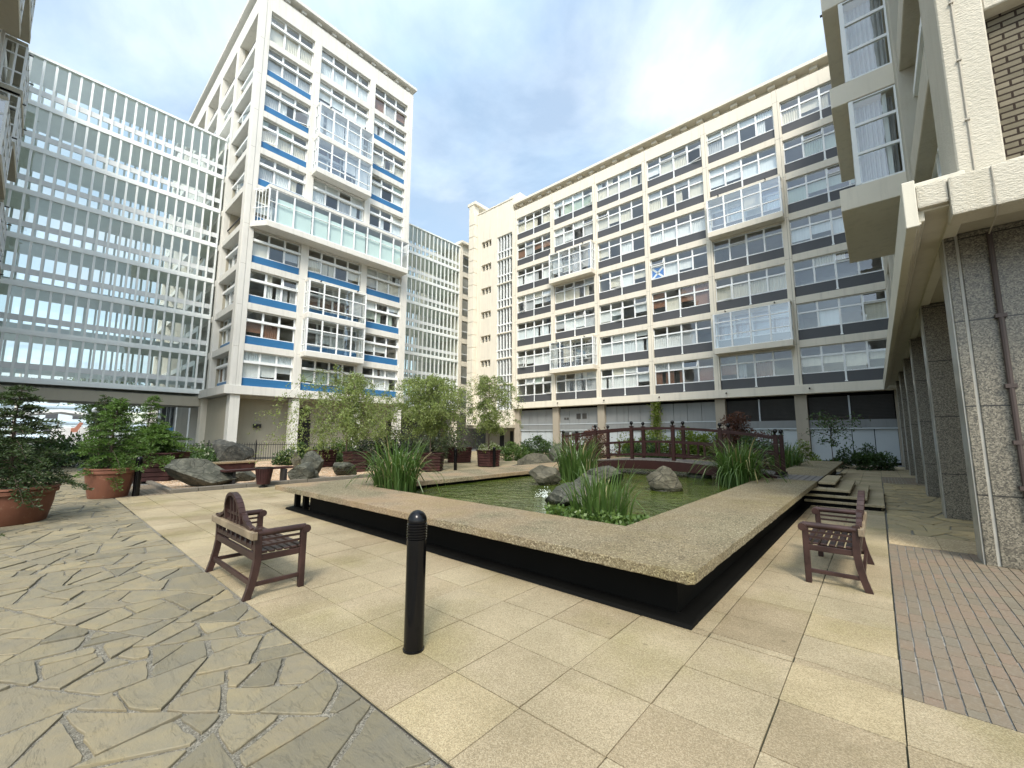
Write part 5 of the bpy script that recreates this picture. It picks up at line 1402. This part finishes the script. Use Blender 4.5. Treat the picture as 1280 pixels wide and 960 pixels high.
mb = MB(); mb.lathe([(0, -.26)] + [(.26 * math.sin(a), -.26 * math.cos(a)) for a in [PI * i / 10 for i in range(1, 10)]] + [(0, .26)], (-50, 3.32, 3.58), 16); mb.build('globe', m_plain('opal globe', (.85, .85, .83), .3), lp, smooth=True)
pl_ = thing('street_pole', 'plain grey pole standing in the street under the link', 'pole', (-60, -1.3, 0)); mb = MB(); mb.tube([(-60, -1.3, 0), (-60, -1.3, 8)], [.11, .09], 8); mb.build('shaft', MAT['grey_conc'], pl_)
mb = MB(); mb.tube([(-60, -1.3, 0), (-60, -1.3, .3)], [.2, .2], 8); mb.build('base', MAT['grey_conc'], pl_)
om = MAT['orange'] = m_plain('orange red sheeting', (.60, .26, .18), .6)
sg = thing('orange_barrier', 'orange red plastic barrier in the street behind the potted conifers', 'barrier', (-55, 2.7, 0)); mb = MB()
mb.prism([(2.2, 1.7), (2.6, 1.75), (2.95, 2.6), (2.7, 2.65), (2.45, 2.15), (2.2, 2.1)], 0, -55.2, -55); mb.build('panel', om, sg); mb = MB(); mb.box(-55.15, -55.05, 2.3, 2.4, 0, 1.6); mb.box(-55.15, -55.05, 2.9, 3.0, 0, 2.0); mb.build('leg', MAT['white'], sg)
tree('big dark street tree beyond the link bridge behind the globe lamp', (-64, 5.2, 0), 7.5, 3.2, 46, 9000, MAT['shrub'], 30, .2, .32, name='street_tree', trunk_r=.2, bark='bark')
tree('small reddish street tree beyond the link', (-58, -3.4, 0), 2.6, 2.0, 26, 2600, MAT['red'], 31, .2, .25, name='street_tree', trunk_r=.1, bark='bark')
for i, (lb_, x, y, rx, h) in enumerate((('dark hedge-like bush behind the potted conifers', -30, 1.2, 2.2, 1.5), ('low bush in shade under the link between the two pots', -26, -1.5, 2.0, 1.5), ('dark bush beneath the link behind the widest pot', -24, -3.4, 1.8, 1.6), ('green bush under the link between lamp and tub', -33, 4.0, 2.0, 1.4))):
    shrub(lb_, (x, y, 0), rx, rx * .7, h, 2200, MAT['shrub'], 100 + i, .16, clump=34)

# ------------------------------------------------------------------ light
W = bpy.data.worlds.new('World'); SC.world = W; W.use_nodes = True; nt = W.node_tree; nt.nodes.clear()
def wn(typ, ins=None, **kw):
    nd = nt.nodes.new(typ)
    for k, v in kw.items(): setattr(nd, k, v)
    for k, v in (ins or {}).items():
        if isinstance(v, bpy.types.NodeSocket): nt.links.new(v, nd.inputs[k])
        else: nd.inputs[k].default_value = v
    return nd
SUN_EL, SUN_AZ = math.radians(48), math.radians(139)     # azimuth clockwise from +Y
sky = wn('ShaderNodeTexSky', sky_type='NISHITA', sun_disc=False, sun_elevation=SUN_EL, sun_rotation=SUN_AZ, altitude=50, air_density=1.0, dust_density=1.6, ozone_density=1.2)
tc = wn('ShaderNodeTexCoord').outputs['Generated']
sp = wn('ShaderNodeSeparateXYZ', {0: tc})
zc = wn('ShaderNodeMath', {0: sp.outputs[2], 1: .12}, operation='ADD').outputs[0]
zc = wn('ShaderNodeMath', {0: zc, 1: .06}, operation='MAXIMUM').outputs[0]
px_ = wn('ShaderNodeMath', {0: sp.outputs[0], 1: zc}, operation='DIVIDE').outputs[0]
py_ = wn('ShaderNodeMath', {0: sp.outputs[1], 1: zc}, operation='DIVIDE').outputs[0]
cv = wn('ShaderNodeCombineXYZ', {0: px_, 1: py_}).outputs[0]
mp = wn('ShaderNodeMapping', {'Vector': cv, 'Location': (3.1, 1.7, 0), 'Scale': (.9, .9, 1)}).outputs[0]
n1 = wn('ShaderNodeTexNoise', {'Vector': mp, 'Scale': 1.25, 'Detail': 9, 'Roughness': .56, 'Distortion': .35}).outputs['Fac']
mk = wn('ShaderNodeValToRGB', {'Fac': n1}); mk.color_ramp.elements[0].position = .42; mk.color_ramp.elements[1].position = .60; mk.color_ramp.elements[0].color = (.30, .30, .30, 1); mk.color_ramp.elements[1].color = (1, 1, 1, 1)
n2 = wn('ShaderNodeTexNoise', {'Vector': mp, 'Scale': 2.6, 'Detail': 7, 'Roughness': .55}).outputs['Fac']
ccol = wn('ShaderNodeValToRGB', {'Fac': n2}); e = ccol.color_ramp.elements; e[0].position = .3; e[0].color = (3.2, 4.35, 5.5, 1); e[1].position = .68; e[1].color = (4.7, 5.3, 5.9, 1)
skb = wn('ShaderNodeMix', {0: 1.0, 6: sky.outputs[0], 7: (1.7, 1.6, 1.35, 1)}, data_type='RGBA', blend_type='MULTIPLY').outputs[2]
mx = wn('ShaderNodeMix', {0: mk.outputs[0], 6: skb, 7: ccol.outputs[0]}, data_type='RGBA').outputs[2]
sv = (math.sin(SUN_AZ) * math.cos(SUN_EL), math.cos(SUN_AZ) * math.cos(SUN_EL), math.sin(SUN_EL))
dt = wn('ShaderNodeVectorMath', {0: tc, 1: sv}, operation='DOT_PRODUCT').outputs['Value']
dt = wn('ShaderNodeMath', {0: dt, 1: 0.0}, operation='MAXIMUM').outputs[0]
dt = wn('ShaderNodeMath', {0: dt, 1: 3.0}, operation='POWER').outputs[0]
zz_ = wn('ShaderNodeMath', {0: sp.outputs[2], 1: 0.0}, operation='MAXIMUM').outputs[0]
zz_ = wn('ShaderNodeMath', {0: zz_, 1: 3.0}, operation='POWER').outputs[0]
gl_ = wn('ShaderNodeMath', {0: dt, 1: 1.7, 2: 1.3}, operation='MULTIPLY_ADD').outputs[0]
gl_ = wn('ShaderNodeMath', {0: zz_, 1: .8, 2: gl_}, operation='MULTIPLY_ADD').outputs[0]
mx = wn('ShaderNodeVectorMath', {0: mx, 'Scale': gl_}, operation='SCALE').outputs[0]
bg = wn('ShaderNodeBackground', {'Color': mx, 'Strength': .15})
out = wn('ShaderNodeOutputWorld'); nt.links.new(bg.outputs[0], out.inputs[0])
sl_ = bpy.data.lights.new('sun', 'SUN'); sl_.energy = 3.5; sl_.angle = math.radians(15); sl_.color = (1, .95, .87)
so = bpy.data.objects.new('sun', sl_); COL.objects.link(so)
dv = Vector((math.sin(SUN_AZ) * math.cos(SUN_EL), math.cos(SUN_AZ) * math.cos(SUN_EL), math.sin(SUN_EL)))
so.rotation_euler = dv.to_track_quat('Z', 'Y').to_euler(); so.location = (10, -10, 40)

for o in bpy.data.objects:
    if '_org' in o: del o['_org']
SC.view_settings.view_transform = 'Standard'; SC.view_settings.look = 'None'; SC.view_settings.exposure = 0; SC.view_settings.gamma = 1
SC.cycles.use_denoising = True
SC.cycles.max_bounces = 8; SC.cycles.transparent_max_bounces = 24; SC.cycles.caustics_reflective = False; SC.cycles.caustics_refractive = False
SC.cycles.sample_clamp_indirect = 6
